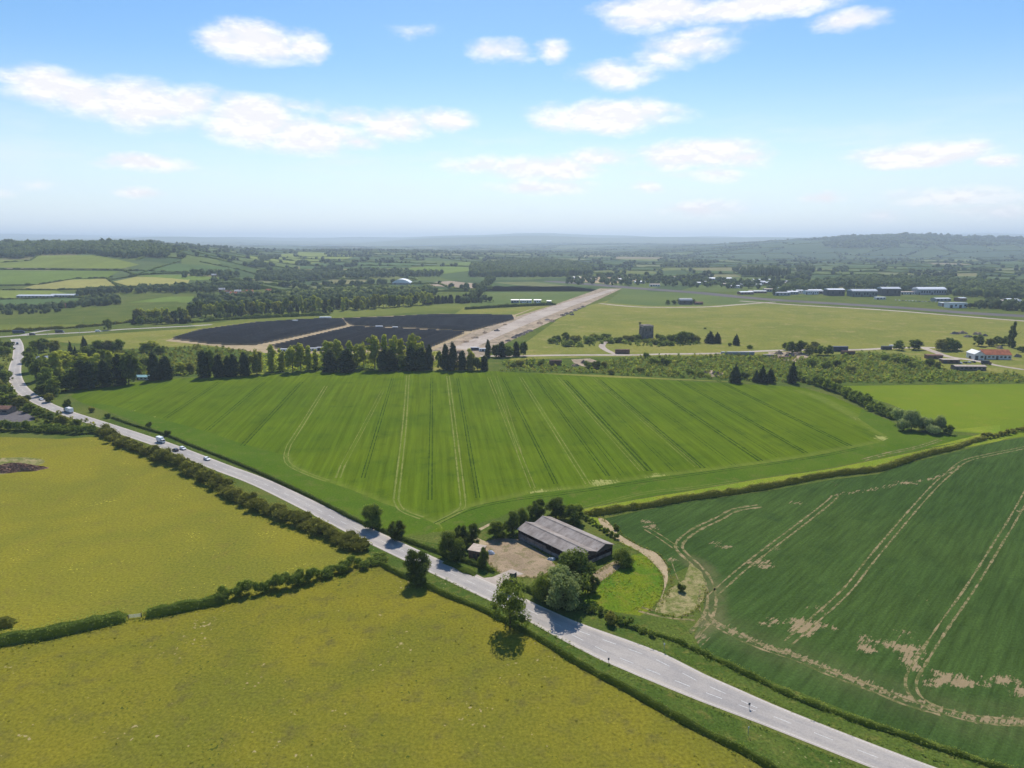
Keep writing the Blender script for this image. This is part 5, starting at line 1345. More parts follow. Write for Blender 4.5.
# ------------------------------------------------------------------ materials for built things
def roof_mat(name, c, c2, per=.9, rust=None):
    m, nt = newmat(name); p = nt.n('ShaderNodeTexCoord').outputs['Object']
    n1 = nt.noise(p, .22, 5, .65); n2 = nt.noise(nt.mapped(p, 0, (.25, 2.2, 1)), 1.0, 4, .65)
    col = nt.mix(nt.rng(n1, .35, .68), c, c2)
    f = nt.rng(n2, .25, .75, .78, 1.2, False)
    sy = nt.n('ShaderNodeSeparateXYZ', i_0=p).outputs[1]
    sheetv = nt.n('ShaderNodeTexWhiteNoise', noise_dimensions='1D'); nt.put(sheetv.inputs['W'], nt.m('FLOOR', nt.m('DIVIDE', sy, 1.05)))
    f = nt.m('MULTIPLY', f, nt.rng(sheetv.outputs['Value'], 0, 1, .9, 1.08, False))
    wv = nt.m('SINE', nt.m('MULTIPLY', sy, 6.283 / .3))
    f = nt.m('MULTIPLY', f, nt.rng(wv, -1, 1, .9, 1.05, False))
    col = nt.mix(1.0, col, nt.n('ShaderNodeCombineXYZ', i_0=f, i_1=f, i_2=f).outputs[0], 'MULTIPLY')
    if rust: col = nt.mix(nt.rng(nt.noise(p, .5, 5, .7), .58, .72), col, rust)
    finish(nt, col, .8, .2, bump=wv, bstr=.5, bdist=.05); return m
M['roof_fc'] = roof_mat('fibre_cement_sheets', (.245, .205, .178), (.36, .315, .28), rust=(.21, .16, .13))
M['cladding'] = roof_mat('weathered_cladding', (.055, .045, .04), (.10, .07, .055), rust=(.16, .09, .06))
M['timber'] = flat_mat('old_timber', (.11, .085, .065), .9, .1, .3, 2)
M['block'] = flat_mat('block_wall', (.24, .19, .16), .95, .05, .3, .8)
M['brick'] = flat_mat('brick_wall', (.22, .12, .08), .95, .05, .3, 1.6)
M['felt'] = flat_mat('flat_roof_felt', (.46, .38, .31), .9, .1, .15, .8)
M['white'] = flat_mat('white_painted_metal', (.72, .73, .74), .45, .4, .06, .5)
M['whitewall'] = flat_mat('white_wall', (.62, .61, .58), .9, .1, .12, .4)
M['greymetal'] = flat_mat('grey_metal', (.25, .27, .29), .5, .4, .15, .4)
M['palemetal'] = flat_mat('pale_roof_metal', (.50, .52, .54), .5, .4, .1, .2)
M['darkmetal'] = flat_mat('dark_metal', (.045, .05, .058), .45, .4, .2, .4)
M['greenmetal'] = flat_mat('green_cladding', (.10, .14, .13), .6, .3, .15, .3)
M['bluemetal'] = flat_mat('dark_blue_metal', (.035, .05, .10), .5, .4, .15, .4)
M['brownmetal'] = flat_mat('brown_rusty_metal', (.17, .10, .07), .85, .1, .3, .5)
M['tealroof'] = flat_mat('pale_teal_roof', (.20, .38, .40), .6, .3, .12, .3)
M['tiles'] = flat_mat('orange_red_roof_tiles', (.42, .14, .07), .85, .1, .25, .4)
M['browntiles'] = flat_mat('brown_roof_tiles', (.20, .11, .08), .9, .1, .25, .4)
M['concretewall'] = flat_mat('stained_concrete', (.15, .13, .115), .95, .05, .3, .35, c2=(.25, .21, .18))
M['glass'] = flat_mat('dark_glass', (.02, .025, .03), .08, .6, .1, 1)
M['tyre'] = flat_mat('tyre_rubber', (.02, .02, .02), .9, .1, .1, 1)
M['rim'] = flat_mat('wheel_metal', (.45, .45, .46), .4, .5, .05, 1, metal=.6)
M['carwhite'] = flat_mat('white_car_paint', (.78, .79, .80), .25, .5, .03, 1)
M['carblack'] = flat_mat('black_car_paint', (.02, .022, .028), .2, .5, .05, 1)
M['carsilver'] = flat_mat('silver_car_paint', (.42, .43, .45), .25, .5, .03, 1)
M['carblue'] = flat_mat('blue_car_paint', (.04, .07, .16), .25, .5, .03, 1)
M['lampglass'] = flat_mat('lamp_glass', (.8, .8, .75), .15, .6, .02, 1)
M['tail'] = flat_mat('tail_lamp_red', (.35, .02, .01), .3, .5, .02, 1)
M['tarp'] = flat_mat('pale_blue_sheeting', (.42, .50, .56), .6, .3, .2, 1.2, c2=(.62, .63, .62))
M['heap'] = ground_mat('dark_manure', (.19, .11, .07), (.26, .155, .10), (.12, .07, .045), 5, 1.5, .5, .45, bstr=.9)
M['stone'] = ground_mat('rubble_pile', (.13, .11, .10), (.20, .17, .15), (.07, .065, .06), 8, 3, 1, .4, bstr=.9)
M['sand'] = ground_mat('sandy_heap', (.40, .29, .19), (.30, .22, .15), None, 8, 3, 1, .3)
M['panel_back'] = flat_mat('solar_panel_underside', (.170, .185, .230), .5, .3, .25, .05, c2=(.22, .23, .28))
M['signback'] = flat_mat('sign_board_back', (.06, .075, .09), .6, .3, .15, .6)
M['signface'] = flat_mat('sign_board_face', (.35, .38, .42), .6, .3, .08, .6)

# ------------------------------------------------------------------ barn
barn = empty('cattle_barn', (22.93, 215.44, 0), math.radians(40.5))
tag(barn, 'large twin span cattle barn under weathered grey sheet roofs by the farm yard', 'barn')
BW, BL, EH, RISE = 17.2, 31.8, 3.9, 1.55
def span_roof(x0, x1):
    m_ = MB(); xm = (x0 + x1) / 2; th = .12
    n = 30
    for k in range(n):       # single sheets lapped along the length
        ya, yb = -.45 + (BL + .9) * k / n, -.45 + (BL + .9) * (k + 1) / n - .015
        o_ = .012 * (k % 2)
        m_.prismy([(x0 - .35, EH - .1 + o_), (xm, EH + RISE + o_), (x1 + (.35 if x1 > 10 else .0), EH - .1 * (x1 > 10) + o_), (x1 + (.35 if x1 > 10 else 0), EH - .1 * (x1 > 10) - th), (xm, EH + RISE - th), (x0 - .35, EH - .1 - th)], ya, yb)
    return m_
r1 = span_roof(0, BW / 2); r1o = r1.build('roof', M['roof_fc'], barn)
r2 = span_roof(BW / 2 + .02, BW); r2o = r2.build('roof', M['roof_fc'], barn)
for xm, ro in ((BW / 4, r1o), (BW * .75, r2o)):
    MB().prismy([(xm - .32, EH + RISE + .02), (xm, EH + RISE + .14), (xm + .32, EH + RISE + .02), (xm, EH + RISE + .05)], -.45, BL + .45).build('ridge_cap', M['roof_fc'], ro)
MB().box(BW / 2 - .2, BW / 2 + .2, -.4, BL + .4, EH - .28, EH - .16).build('gutter', M['greymetal'], barn)
for yy, nm in ((.1, 'gable'), (BL - .1, 'gable')):
    m_ = MB()
    for x0, x1 in ((0, BW / 2), (BW / 2, BW)):
        m_.prismy([(x0 + .02, 2.7), ((x1) - .02, 2.7), (x1 - .02, EH - .2), ((x0 + x1) / 2, EH + RISE - .2), (x0 + .02, EH - .2)], yy - .06, yy + .06)
    m_.build(nm, M['cladding'], barn)
MB().box(.0, .2, 3.0, BL - .3, 0, 1.35).box(.0, .2, BL * .52, BL - .3, 1.35, 2.3).build('low_wall', M['block'], barn)
MB().box(BW - .2, BW, .3, BL - .3, 0, 3.6).build('back_wall', M['cladding'], barn)
MB().box(.3, BW - .3, BL - .35, BL - .15, 0, 2.7).build('end_wall', M['block'], barn)
MB().box(.4, BW - .5, .2, .36, 0, 1.2).build('low_wall', M['block'], barn)
MB().box(.3, BW - .3, .5, BL - .5, .035, .06).build('floor', M['heap'], barn)
for k in range(8):
    yy = .25 + (BL - .5) * k / 7
    for xx in (.1, BW / 2, BW - .1):
        MB().box(xx - .11, xx + .11, yy - .11, yy + .11, 0, EH - .15).build('post', M['timber'], barn)
    MB().box(.2, BW - .2, yy - .05, yy + .05, EH - .42, EH - .22).build('beam', M['timber'], barn)
for k in range(5):
    MB().box(-.06, .02, 3.0 + k * 5.6, 8.0 + k * 5.6, .5, .62).box(-.06, .02, 3.0 + k * 5.6, 8.0 + k * 5.6, .95, 1.07).build('feed_rail', M['greymetal'], barn)

def at(px, py): x, y = g(px, py); return (x, y, 0)
sh = empty('brick_shed', at(474.5, 559), math.radians(-22)); tag(sh, 'small square brick shed with pale flat roof beside the farm entrance', 'shed')
MB().box(-2.3, 2.3, 0, 4.6, 0, 3.0).build('wall', M['brick'], sh)
MB().prism([(-.3, 3.0), (4.9, 3.25), (4.9, 3.45), (-.3, 3.2)], -2.6, 2.6).build('roof', M['felt'], sh)
MB().box(-.5, .5, -.06, 0.01, 0, 2.0).build('door', M['timber'], sh)
MB().box(1.1, 1.8, -.05, .01, 1.2, 2.0).build('window', M['glass'], sh)

def mound(name, x, y, rx, ry, h, mat, label, cat, seed, group=None, n=26, rz=0.0, rough=.25):
    rs = np.random.RandomState(seed); ph = rs.rand(6) * 6.28
    V = []; Fc = []
    for j in range(n):
        for i in range(n):
            u, v = 2 * i / (n - 1) - 1, 2 * j / (n - 1) - 1
            a, b = u * math.sqrt(1 - v * v / 2), v * math.sqrt(1 - u * u / 2)
            r = math.hypot(a, b)
            hh = h * (1 - r ** 2.2) * (.75 + .25 * math.sin(5 * a + ph[0]) * math.cos(4 * b + ph[1])) + rough * h * (1 - r ** 6) * (rs.rand() - .4)
            if r > .97: hh = -.1
            s_ = 1 + .12 * math.sin(3 * math.atan2(b, a) + ph[2]) + .07 * math.sin(7 * math.atan2(b, a) + ph[3])
            V.append((a * rx * s_, b * ry * s_, max(hh, -.1)))
    for j in range(n - 1):
        for i in range(n - 1):
            q = j * n + i; Fc.append((q, q + 1, q + n + 1, q + n))
    o = mkobj(name, mkmesh(name, V, Fc, M[mat], rough < .3)); o.location = (x, y, float(tz(x, y))); o.rotation_euler = (0, 0, rz)
    return tag(o, label, cat, group)
x, y = g(14, 469)
sheet('bare_ground', G(smooth([(-30, 459), (0, 458), (25, 457.5), (40, 459), (45, 462), (36, 466), (20, 470), (4, 474), (-30, 476)], 3, True)), .03, M['drygrass'], label='bare worn ground around the manure heap')
mound('manure_heap', x, y, 14.5, 6.2, 2.6, 'heap', 'dark brown lumpy manure heap on the buttercup meadow at the left edge', 'heap', 5, rough=.4, n=40)
x, y = g(551.5, 559.5); mound('sheeting_pile', x, y, 1.5, 1.0, 1.0, 'tarp', 'crumpled pale blue sheeting dumped on grass in front of the barn', 'pile', 8, n=14, rough=.5)
x, y = g(490.5, 553.5); mound('white_bag', x, y, 1.6, 1.1, 1.5, 'white', 'white bulky bags heaped right of the brick shed', 'bag', 9, n=12, rough=.3)

sg = empty('sign_board', at(514, 586), math.radians(20)); tag(sg, 'tall dark V shaped hoarding seen from behind at the farm entrance', 'sign')
for s, ang in ((-1, 38), (1, -38)):
    a = math.radians(ang); c_, s_ = math.cos(a), math.sin(a)
    p0, p1 = (0, 0), (s * 1.5 * c_, 1.5 * abs(s_) )
    nx, ny = -(p1[1] - p0[1]) / 1.5 * .03, (p1[0] - p0[0]) / 1.5 * .03
    vs_ = [(p0[0] + nx, p0[1] + ny), (p1[0] + nx, p1[1] + ny), (p1[0] - nx, p1[1] - ny), (p0[0] - nx, p0[1] - ny)]
    MB().add([(a_, b_, .9) for a_, b_ in vs_] + [(a_, b_, 4.3) for a_, b_ in vs_], [(0, 1, 2, 3), (4, 5, 6, 7), (0, 1, 5, 4), (1, 2, 6, 5), (2, 3, 7, 6), (3, 0, 4, 7)]).build('panel', M['signback'], sg)
    MB().box(p1[0] * .85 - .06, p1[0] * .85 + .06, p1[1] * .85 - .14, p1[1] * .85 - .04, 0, 4.2).build('post', M['timber'], sg)
MB().box(-.07, .07, -.16, -.04, 0, 4.25).build('post', M['timber'], sg)

gt_ = empty('field_gate', at(135, 618), math.radians(14)); tag(gt_, 'galvanised field gate in the gap between the two trimmed hedges', 'gate')
m_ = MB()
for k in range(5): m_.box(-1.6, 1.6, -.03, .03, .25 + k * .23, .31 + k * .23)
for xx in (-1.6, 0, 1.55): m_.box(xx, xx + .06, -.045, .045, .25, 1.25)
m_.build('bars', M['palemetal'], gt_)
for xx in (-1.8, 1.8): MB().box(xx - .1, xx + .1, -.1, .1, 0, 1.5).build('post', M['timber'], gt_)

def marker(px, py, h, label, plate=(.3, .45), pm='signback', seen=0):
    e = empty('marker_post', at(px, py)); tag(e, label, 'post')
    MB().tube([(0, 0, 0), (0, 0, h)], .06, 6).build('pole', M['greymetal'], e)
    MB().box(-plate[0] / 2, plate[0] / 2, -.09, -.05, h - plate[1], h).build('plate', M[pm], e)
marker(608.5, 663, 1.6, 'short dark marker post on the near verge of the wide road section', (.45, .7))
marker(664, 651, 2.4, 'thin pale sign post on the far verge of the wide road section', (.4, .5), 'palemetal')
marker(749, 708.5, 1.6, 'small dark keep clear post near the middle of the road', (.5, .6))
marker(748, 735, 2.2, 'thin post on the near verge at the lower right', (.3, .4), 'palemetal')

# ------------------------------------------------------------------ vehicles
def wheel(parent, x, y, r=.33, w=.22):
    tm = MB().tube([(x, y - w / 2, r), (x, y + w / 2, r)], r, 14).build('wheel', M['tyre'], parent)
    s = 1 if y > 0 else -1
    MB().tube([(x, y + s * (w / 2 - .02), r), (x, y + s * (w / 2 + .015), r)], r * .6, 10).build('rim', M['rim'], tm)
def make_car(paint, label, group=None, estate=False):
    e = empty('car'); tag(e, label, 'car', group)
    prof = [(-2.15, .32), (2.12, .32), (2.2, .55), (2.1, .78), (1.1, .95), (.45, 1.42), (-1.2 if not estate else -1.8, 1.46), (-1.95, .98), (-2.2, .9)]
    b = MB(); n = len(prof); V = []
    for yy, k in ((-.88, 1.0), (.88, 1.0)):
        for x_, z_ in prof: V.append((x_, yy * (1 if z_ < 1.0 else .82), z_))
    b.add(V, [tuple(range(n)), tuple(range(2 * n - 1, n - 1, -1))] + [(i, n + i, n + (i + 1) % n, (i + 1) % n) for i in range(n)])
    body = b.build('body', M[paint], e)
    bv = body.modifiers.new('round', 'BEVEL'); bv.width = .06; bv.segments = 2
    q = MB()
    for s in (-1, 1): q.add([(-1.55, s * .80, 1.0), (.85, s * .82, 1.0), (.38, s * .745, 1.36), (-1.15, s * .745, 1.38)], [(0, 1, 2, 3)])
    V2 = [(1.04, -.74, 1.0), (1.04, .74, 1.0), (.50, .66, 1.40), (.50, -.66, 1.40)]
    q.add([(a + .015, b_, c + .012) for a, b_, c in V2], [(0, 1, 2, 3)]); xb = -1.2 if not estate else -1.8
    q.add([(-1.93, -.72, 1.02), (-1.93, .72, 1.02), (xb - .03, .66, 1.42), (xb - .03, -.66, 1.42)], [(0, 1, 2, 3)])
    q.build('windows', M['glass'], e)
    for x_ in (-1.35, 1.35):
        for y_ in (-.82, .82): wheel(e, x_, y_)
    for s in (-1, 1):
        MB().box(2.08, 2.21, s * .62 - .16, s * .62 + .16, .6, .74).build('headlight', M['lampglass'], e)
        MB().box(-2.22, -2.12, s * .66 - .12, s * .66 + .12, .72, .88).build('tail_light', M['tail'], e)
    return e
def make_van(paint, label, L=5.6, Hh=2.5, name='van', box=None):
    e = empty(name); tag(e, label, 'van' if name == 'van' else 'lorry')
    w = 1.0 if L < 7 else 1.2
    if box:
        b = MB().prism([(-w * .9, .5), (w * .9, .5), (w * .9, 1.2), (w * .84, 2.2), (-w * .84, 2.2), (-w * .9, 1.2)], L / 2 - 1.7, L / 2)
        body = b.build('cab', M[paint], e); MB().box(-L / 2, L / 2 - 1.85, -w, w, .75, Hh + .4).build('cargo_box', M[box], e)
        MB().box(-L / 2, L / 2 - .2, -w * .5, w * .5, .45, .74).build('chassis', M['darkmetal'], e)
    else:
        pr = [(-L / 2, .35), (L / 2 - .05, .35), (L / 2, .9), (L / 2 - .7, 1.2), (L / 2 - 1.5, Hh - .1), (-L / 2 + .05, Hh)]
        body = MB().prismy(pr, -w, w).build('body', M[paint], e)
    bv = body.modifiers.new('round', 'BEVEL'); bv.width = .07; bv.segments = 2
    zt = 2.1 if box else Hh - .25; xf = L / 2 + .012
    if box: MB().add([(xf, -w * .75, 1.25), (xf, w * .75, 1.25), (xf, w * .7, zt), (xf, -w * .7, zt)], [(0, 1, 2, 3)]).build('windscreen', M['glass'], e)
    else: MB().add([(L / 2 - .72, -w * .85, 1.22), (L / 2 - .72, w * .85, 1.22), (L / 2 - 1.38, w * .8, zt), (L / 2 - 1.38, -w * .8, zt)], [(0, 1, 2, 3)]).build('windscreen', M['glass'], e)
    MB().box(L / 2 - (1.5 if box else 2.2), L / 2 - (.5 if box else 1.45), -w - .012, w + .012, 1.25, zt - .15).build('side_windows', M['glass'], e)
    for x_ in (-L / 2 + 1.1, L / 2 - 1.0):
        for y_ in (-w + .1, w - .1): wheel(e, x_, y_, .38 if L < 7 else .5, .26)
    for s in (-1, 1): MB().box(L / 2 - .04, L / 2 + .03, s * w * .75 - .14, s * w * .75 + .14, .65, .85).build('headlight', M['lampglass'], e)
    return e
def on_road(e, px, py, rev=False, z=.11):
    x, y = g(px, py)
    k = min(range(len(MAIN) - 1), key=lambda i: (MAIN[i][0] - x) ** 2 + (MAIN[i][1] - y) ** 2)
    a = math.atan2(MAIN[k + 1][1] - MAIN[k - 1][1], MAIN[k + 1][0] - MAIN[k - 1][0])
    e.location = (x, y, z); e.rotation_euler = (0, 0, a + (math.pi if rev else 0))
on_road(make_car('carwhite', 'white car alone at the front of the queue, nearest the camera on the road'), 207, 460)
on_road(make_car('carwhite', 'white estate car right behind the dark one by the lumpy hedge', estate=True), 183, 449.5)
on_road(make_car('carblack', 'black car passing the white estate car beside the lumpy hedge'), 175.5, 451, True)
on_road(make_van('carwhite', 'white box van following the cars beside the lumpy hedge', 6.6, 2.7, 'van', 'carwhite'), 161, 442.5)
on_road(make_van('carwhite', 'white lorry with dark flat tail near the small dark roadside tree', 8.5, 2.9, 'lorry', 'carwhite'), 69, 412.5, True)
on_road(make_car('carwhite', 'white car in the road bend between the lorry and the belt of trees', estate=True), 41.5, 400)
on_road(make_van('carblack', 'dark van just below the junction at the top of the bend', 5.4, 2.2), 17.5, 344.5)
on_road(make_car('carblue', 'dark blue car below the dark van at the top of the bend'), 14.5, 349, True)
def on_flat(e, px, py, rz, z=.06): x, y = g(px, py); e.location = (x, y, z); e.rotation_euler = (0, 0, math.radians(rz))
on_flat(make_van('carblue', 'long dark lorry on the link road left of the junction', 13, 3.4, 'lorry', 'bluemetal'), 19, 333.5, 8, .1)
on_flat(make_van('carblack', 'dark van between the two lorries on the link road', 6.5, 2.6), 32.5, 335.2, 4)
on_flat(make_van('carsilver', 'dark lorry with silver cab further right on the link road', 10, 3.2, 'lorry', 'darkmetal'), 60, 333, 3, .1)
on_flat(make_van('carwhite', 'white van crossing the far link road above the meadow', 5.8, 2.4), 98, 331.8, 3)

lamp0 = empty('street_lamp')
MB().tube([(0, 0, 0), (0, 0, 9.5), (.5, 0, 10), (1.6, 0, 10.1)], [.12, .08, .07, .06], 6).build('pole', M['greymetal'], lamp0)
MB().box(1.4, 2.2, -.15, .15, 10.0, 10.15).build('lamp_head', M['palemetal'], lamp0)
LP = [(12, 331), (28, 338.5), (48, 337.5), (52, 329.5), (80, 336), (100, 334.5), (104, 328), (84, 325)]
for i, (px, py) in enumerate(sorted(LP)):
    e = lamp0 if i == 0 else dup(lamp0, (0, 0, 0)); x, y = g(px, py); e.location = (x, y, 0); e.rotation_euler = (0, 0, R.uniform(0, 6))
    tag(e, 'thin grey street lamp by the link road junction, %s from the left' % ordn(i + 1), 'street lamp', 'street lamps at the link road junction')

# ------------------------------------------------------------------ solar farm
SA = [(172, 339), (200, 331), (256, 323.5), (300, 320.5), (342, 319.2), (347, 325.3), (300, 335.8), (256, 345), (215, 344.5)]
SB = [(270, 347), (352, 327.6), (396, 329.4), (465, 333), (432, 347), (430, 350), (290, 351)]
SCX = [(343, 319.5), (395, 317.5), (441, 315), (512, 316), (514, 319.5), (468, 332), (416, 328.3), (355, 326.2), (349, 324)]
sheet('solar_ground', G([(165, 341), (200, 329.5), (256, 322), (342, 318), (441, 313.8), (516, 314.8), (516, 320.5), (468, 335), (433, 351), (429, 355), (260, 353), (215, 346)]), .06, M['soil'], label='bare tan ground under and between the solar panel blocks')
rs = np.random.RandomState(15); row_n = 0
for poly, name in ((SA, 'left'), (SB, 'near right'), (SCX, 'far right')):
    P = G(poly); ys = [p[1] for p in P]; yy = min(ys) + 3; rk = 0
    while yy < max(ys) - 2:
        xs_ = []
        for (x1, y1), (x2, y2) in zip(P, P[1:] + P[:1]):
            if (y1 > yy) != (y2 > yy): xs_.append(x1 + (x2 - x1) * (yy - y1) / (y2 - y1))
        xs_.sort()
        for xa, xb in zip(xs_[::2], xs_[1::2]):
            if xb - xa < 12: continue
            rk += 1
            e = empty('solar_panel_row', ((xa + xb) / 2, yy, 0)); L = xb - xa; h0 = rs.uniform(-.12, .12)
            tag(e, 'row of tilted solar panels in the %s block, %s counting from the front' % (name, ordn(rk)), 'solar panels', 'rows of solar panels, %s block' % name)
            pm = MB(); n = max(1, int(L / 24)); w_ = L / n
            for k in range(n):
                xa_ = -L / 2 + k * w_ + .15; xb_ = xa_ + w_ - .3; dz = rs.uniform(-.08, .08) + h0
                pm.add([(xa_, -2.6, 2.9 + dz), (xb_, -2.6, 2.9 + dz), (xb_, 2.9, .75 + dz), (xa_, 2.9, .75 + dz), (xa_, -2.6, 2.96 + dz), (xb_, -2.6, 2.96 + dz), (xb_, 2.9, .81 + dz), (xa_, 2.9, .81 + dz)],
                       [(0, 3, 2, 1), (4, 5, 6, 7), (0, 1, 5, 4), (1, 2, 6, 5), (2, 3, 7, 6), (3, 0, 4, 7)])
            pm.build('panels', M['panel_back'], e)
            fm = MB()
            for k in range(max(2, int(L / 9))):
                x_ = -L / 2 + .8 + k * (L - 1.6) / max(1, int(L / 9) - 1)
                fm.box(x_ - .08, x_ + .08, -1.7, -1.5, 0, 2.5).box(x_ - .08, x_ + .08, 1.8, 2.0, 0, 1.1)
            fm.box(-L / 2 + .4, L / 2 - .4, -1.66, -1.54, 2.3, 2.46).box(-L / 2 + .4, L / 2 - .4, 1.84, 1.96, .9, 1.06); [fm.box(-L / 2 + .8 + q_ * (L - 1.6) - .05, -L / 2 + .8 + q_ * (L - 1.6) + .05, -1.6, 1.9, .5, .6) for q_ in (0, 1)]; fm.build('mounting_frame', M['greymetal'], e); row_n += 1
        yy += 8.2
for k, (px, py, w, d, h, c) in enumerate([(284, 352, 9, 3, 2.8, 'white'), (313, 351, 8, 3, 2.7, 'white'), (321, 350.5, 9, 3, 3.0, 'bluemetal'), (379, 328.5, 9, 3, 3.0, 'white'), (395, 329, 7, 3, 2.5, 'palemetal'), (295, 322.5, 7, 3, 3, 'palemetal'), (325, 319.5, 16, 5, 3.4, 'white'), (475, 350.5, 9, 3, 3, 'bluemetal'), (483, 351.5, 8, 3, 2.8, 'white')]):
    lab = ['white site cabin between the poplars at the left of the solar farm', 'white site cabin beside the dark blue one behind the poplars', 'dark blue site cabin behind the poplars', 'white cabin in the middle of the solar farm', 'small pale kiosk right of the middle cabin in the solar farm', 'small pale kiosk at the far left edge of the solar farm', 'long white shed behind the solar farm', 'dark blue cabin on the broken runway', 'white cabin on the broken runway'][k]
    x, y = g(px, py); e = empty('site_cabin', (x, y, .1)); tag(e, lab, 'cabin')
    MB().box(-w / 2, w / 2, 0, d, .15, h).build('wall', M[c], e); MB().box(-w / 2 - .1, w / 2 + .1, -.1, d + .1, h, h + .15).build('roof', M['palemetal'], e)
    MB().box(-w * .1, w * .1, -.04, .02, .2, 2.2).build('door', M['darkmetal'], e)
    for s in (-1, 1): MB().box(s * w * .3 - .6, s * w * .3 + .6, -.04, .02, 1.1, 2.0).build('window', M['glass'], e)

# ------------------------------------------------------------------ buildings
def building(name, px, py, w, d, h, label, cat, wall='whitewall', roof='greymetal', kind='gable', rise=1.5, rz=0., doors=1, wins=3, group=None, along='x', chimney=False, band=None):
    x, y = gt(px, py); e = empty(name, (x, y, float(tz(x, y)) + .02), math.radians(rz)); tag(e, label, cat, group)
    MB().box(-w / 2, w / 2, 0, d, -.5, h).build('wall', M[wall], e)
    ov = .35
    if kind == 'flat': rf = MB().box(-w / 2 - ov, w / 2 + ov, -ov, d + ov, h + .002, h + .4)
    elif kind == 'arch':
        n = 10; pr = [(-d * .02 + (d * 1.04) * i / n, h + rise * math.sin(math.pi * i / n)) for i in range(n + 1)]
        rf = MB().prism(pr + [(d * 1.02, h - .05), (-d * .02, h - .05)], -w / 2 - .3, w / 2 + .3)
    elif kind == 'dome':
        n = 14; pr = [(-w * .5 + w * i / n, h + rise * math.sin(math.pi * i / n) ** .8) for i in range(n + 1)]
        rf = MB().prismy(pr + [(w * .5, h), (-w * .5, h)], -.4, d + .4)
    elif along == 'x': rf = MB().prism([(-ov, h), (d / 2, h + rise), (d + ov, h), (d + ov, h - .2), (d / 2, h + rise - .25), (-ov, h - .2)], -w / 2 - ov, w / 2 + ov)
    else: rf = MB().prismy([(-w / 2 - ov, h), (0, h + rise), (w / 2 + ov, h), (w / 2 + ov, h - .2), (0, h + rise - .25), (-w / 2 - ov, h - .2)], -ov, d + ov)
    ro = rf.build('roof', M[roof], e)
    if kind == 'gable':
        if along == 'x':
            m_ = MB()
            for xx in (-w / 2 + .05, w / 2 - .15): m_.prism([(.05, h - .25), (d - .05, h - .25), (d / 2, h + rise - .3)], xx, xx + .1)
            m_.build('gable', M[wall], e)
        else:
            m_ = MB()
            for yy in (.05, d - .15): m_.prismy([(-w / 2 + .05, h - .25), (w / 2 - .05, h - .25), (0, h + rise - .3)], yy, yy + .1)
            m_.build('gable', M[wall], e)
    if chimney: MB().box(w * .25, w * .25 + 1, d * .4, d * .4 + 1, h + .3, h + rise + 1.2).build('chimney', M['brick'], ro)
    slots = doors + wins
    for i in range(slots):
        xx = -w / 2 + w * (i + .5) / slots
        if (i % max(1, slots // max(1, doors))) == 0 and doors > 0 and i // max(1, slots // max(1, doors)) < doors:
            dw = min(w / slots * .6, 5); MB().box(xx - dw / 2, xx + dw / 2, -.06, .02, 0, min(h * .75, 5)).build('door', M['darkmetal'], e)
        else:
            dw = min(w / slots * .55, 3); MB().box(xx - dw / 2, xx + dw / 2, -.06, .02, h * .35, h * .72).build('window', M['glass'], e)
    if band: MB().box(-w / 2 - .05, w / 2 + .05, -.08, .0, 0, h * .35).build('plinth', M[band], e)
    return e
x, y = g(648, 340)
tw = empty('control_tower', (x, y, 0), math.radians(12)); tag(tw, 'old square concrete tower standing alone in bushes on the airfield', 'tower')
MB().prismy([(-6.6, 0), (6.6, 0), (5.9, 14.6), (-5.9, 14.6)], 0, 12).build('wall', M['concretewall'], tw)
MB().box(-6.4, 6.4, -.5, 12.5, 14.6, 15.3).build('roof_slab', M['felt'], tw)
MB().box(-5.9, 5.9, -.45, 12.45, 15.3, 16.3).build('parapet', M['concretewall'], tw)
for xx, zz, hh in ((-2.6, 9.8, 3.0), (2.6, 9.8, 3.0)): MB().box(xx - .8, xx + .8, -.05, .06, zz, zz + hh).build('window', M['glass'], tw)
MB().box(-1, 1, -.06, .05, 0, 2.6).build('door', M['darkmetal'], tw)
MB().box(-6.75, -6.0, -.3, 1.2, 0, 14.2).build('stair_shaft', M['darkmetal'], tw)  # dark strip up the left front corner of the tower

building('farm_house', 42, 363, 9, 7, 3.4, 'small white house with pale roof among the trees by the road bend', 'house', 'whitewall', 'palemetal', rise=2.6, rz=20, doors=1, wins=2)
building('long_shed', 143.5, 380, 13, 6, 2.4, 'long low shed with teal roof between dark conifers at the field edge', 'shed', 'whitewall', 'tealroof', rise=1.2, doors=1, wins=3)
building('farm_shed', 0, 414, 12, 7, 3.2, 'brown roofed shed on the grey hard standing at the left edge', 'shed', 'block', 'browntiles', rise=1.6, doors=1, wins=1)
building('red_roofed_shed', 997, 359.5, 25, 13, 4.4, 'white walled shed with orange red tiled roof beside the tall poplar', 'shed', 'whitewall', 'tiles', rise=4.2, rz=-6, doors=2, wins=5)
e = building('white_workshop', 979, 359.8, 9, 14, 5.2, 'white gabled workshop with big dark door joined left of the red roof', 'workshop', 'whitewall', 'palemetal', rise=3, rz=-6, along='y', doors=1, wins=1)
building('low_shed', 970.5, 370.5, 26, 7, 3.6, 'long low grey shed nearest the bright meadow at the right', 'shed', 'concretewall', 'felt', rise=.8, rz=-3, doors=1, wins=6)
building('low_shed', 951, 363.5, 15, 6, 3.2, 'brown low shed left of the parked cars near the red roof', 'shed', 'brownmetal', 'felt', kind='flat', rz=-4, doors=1, wins=2)
building('low_shed', 935, 359, 14, 6, 3.2, 'brown low shed next to the perimeter track bend', 'shed', 'brownmetal', 'browntiles', kind='flat', rz=-4, doors=1, wins=2)
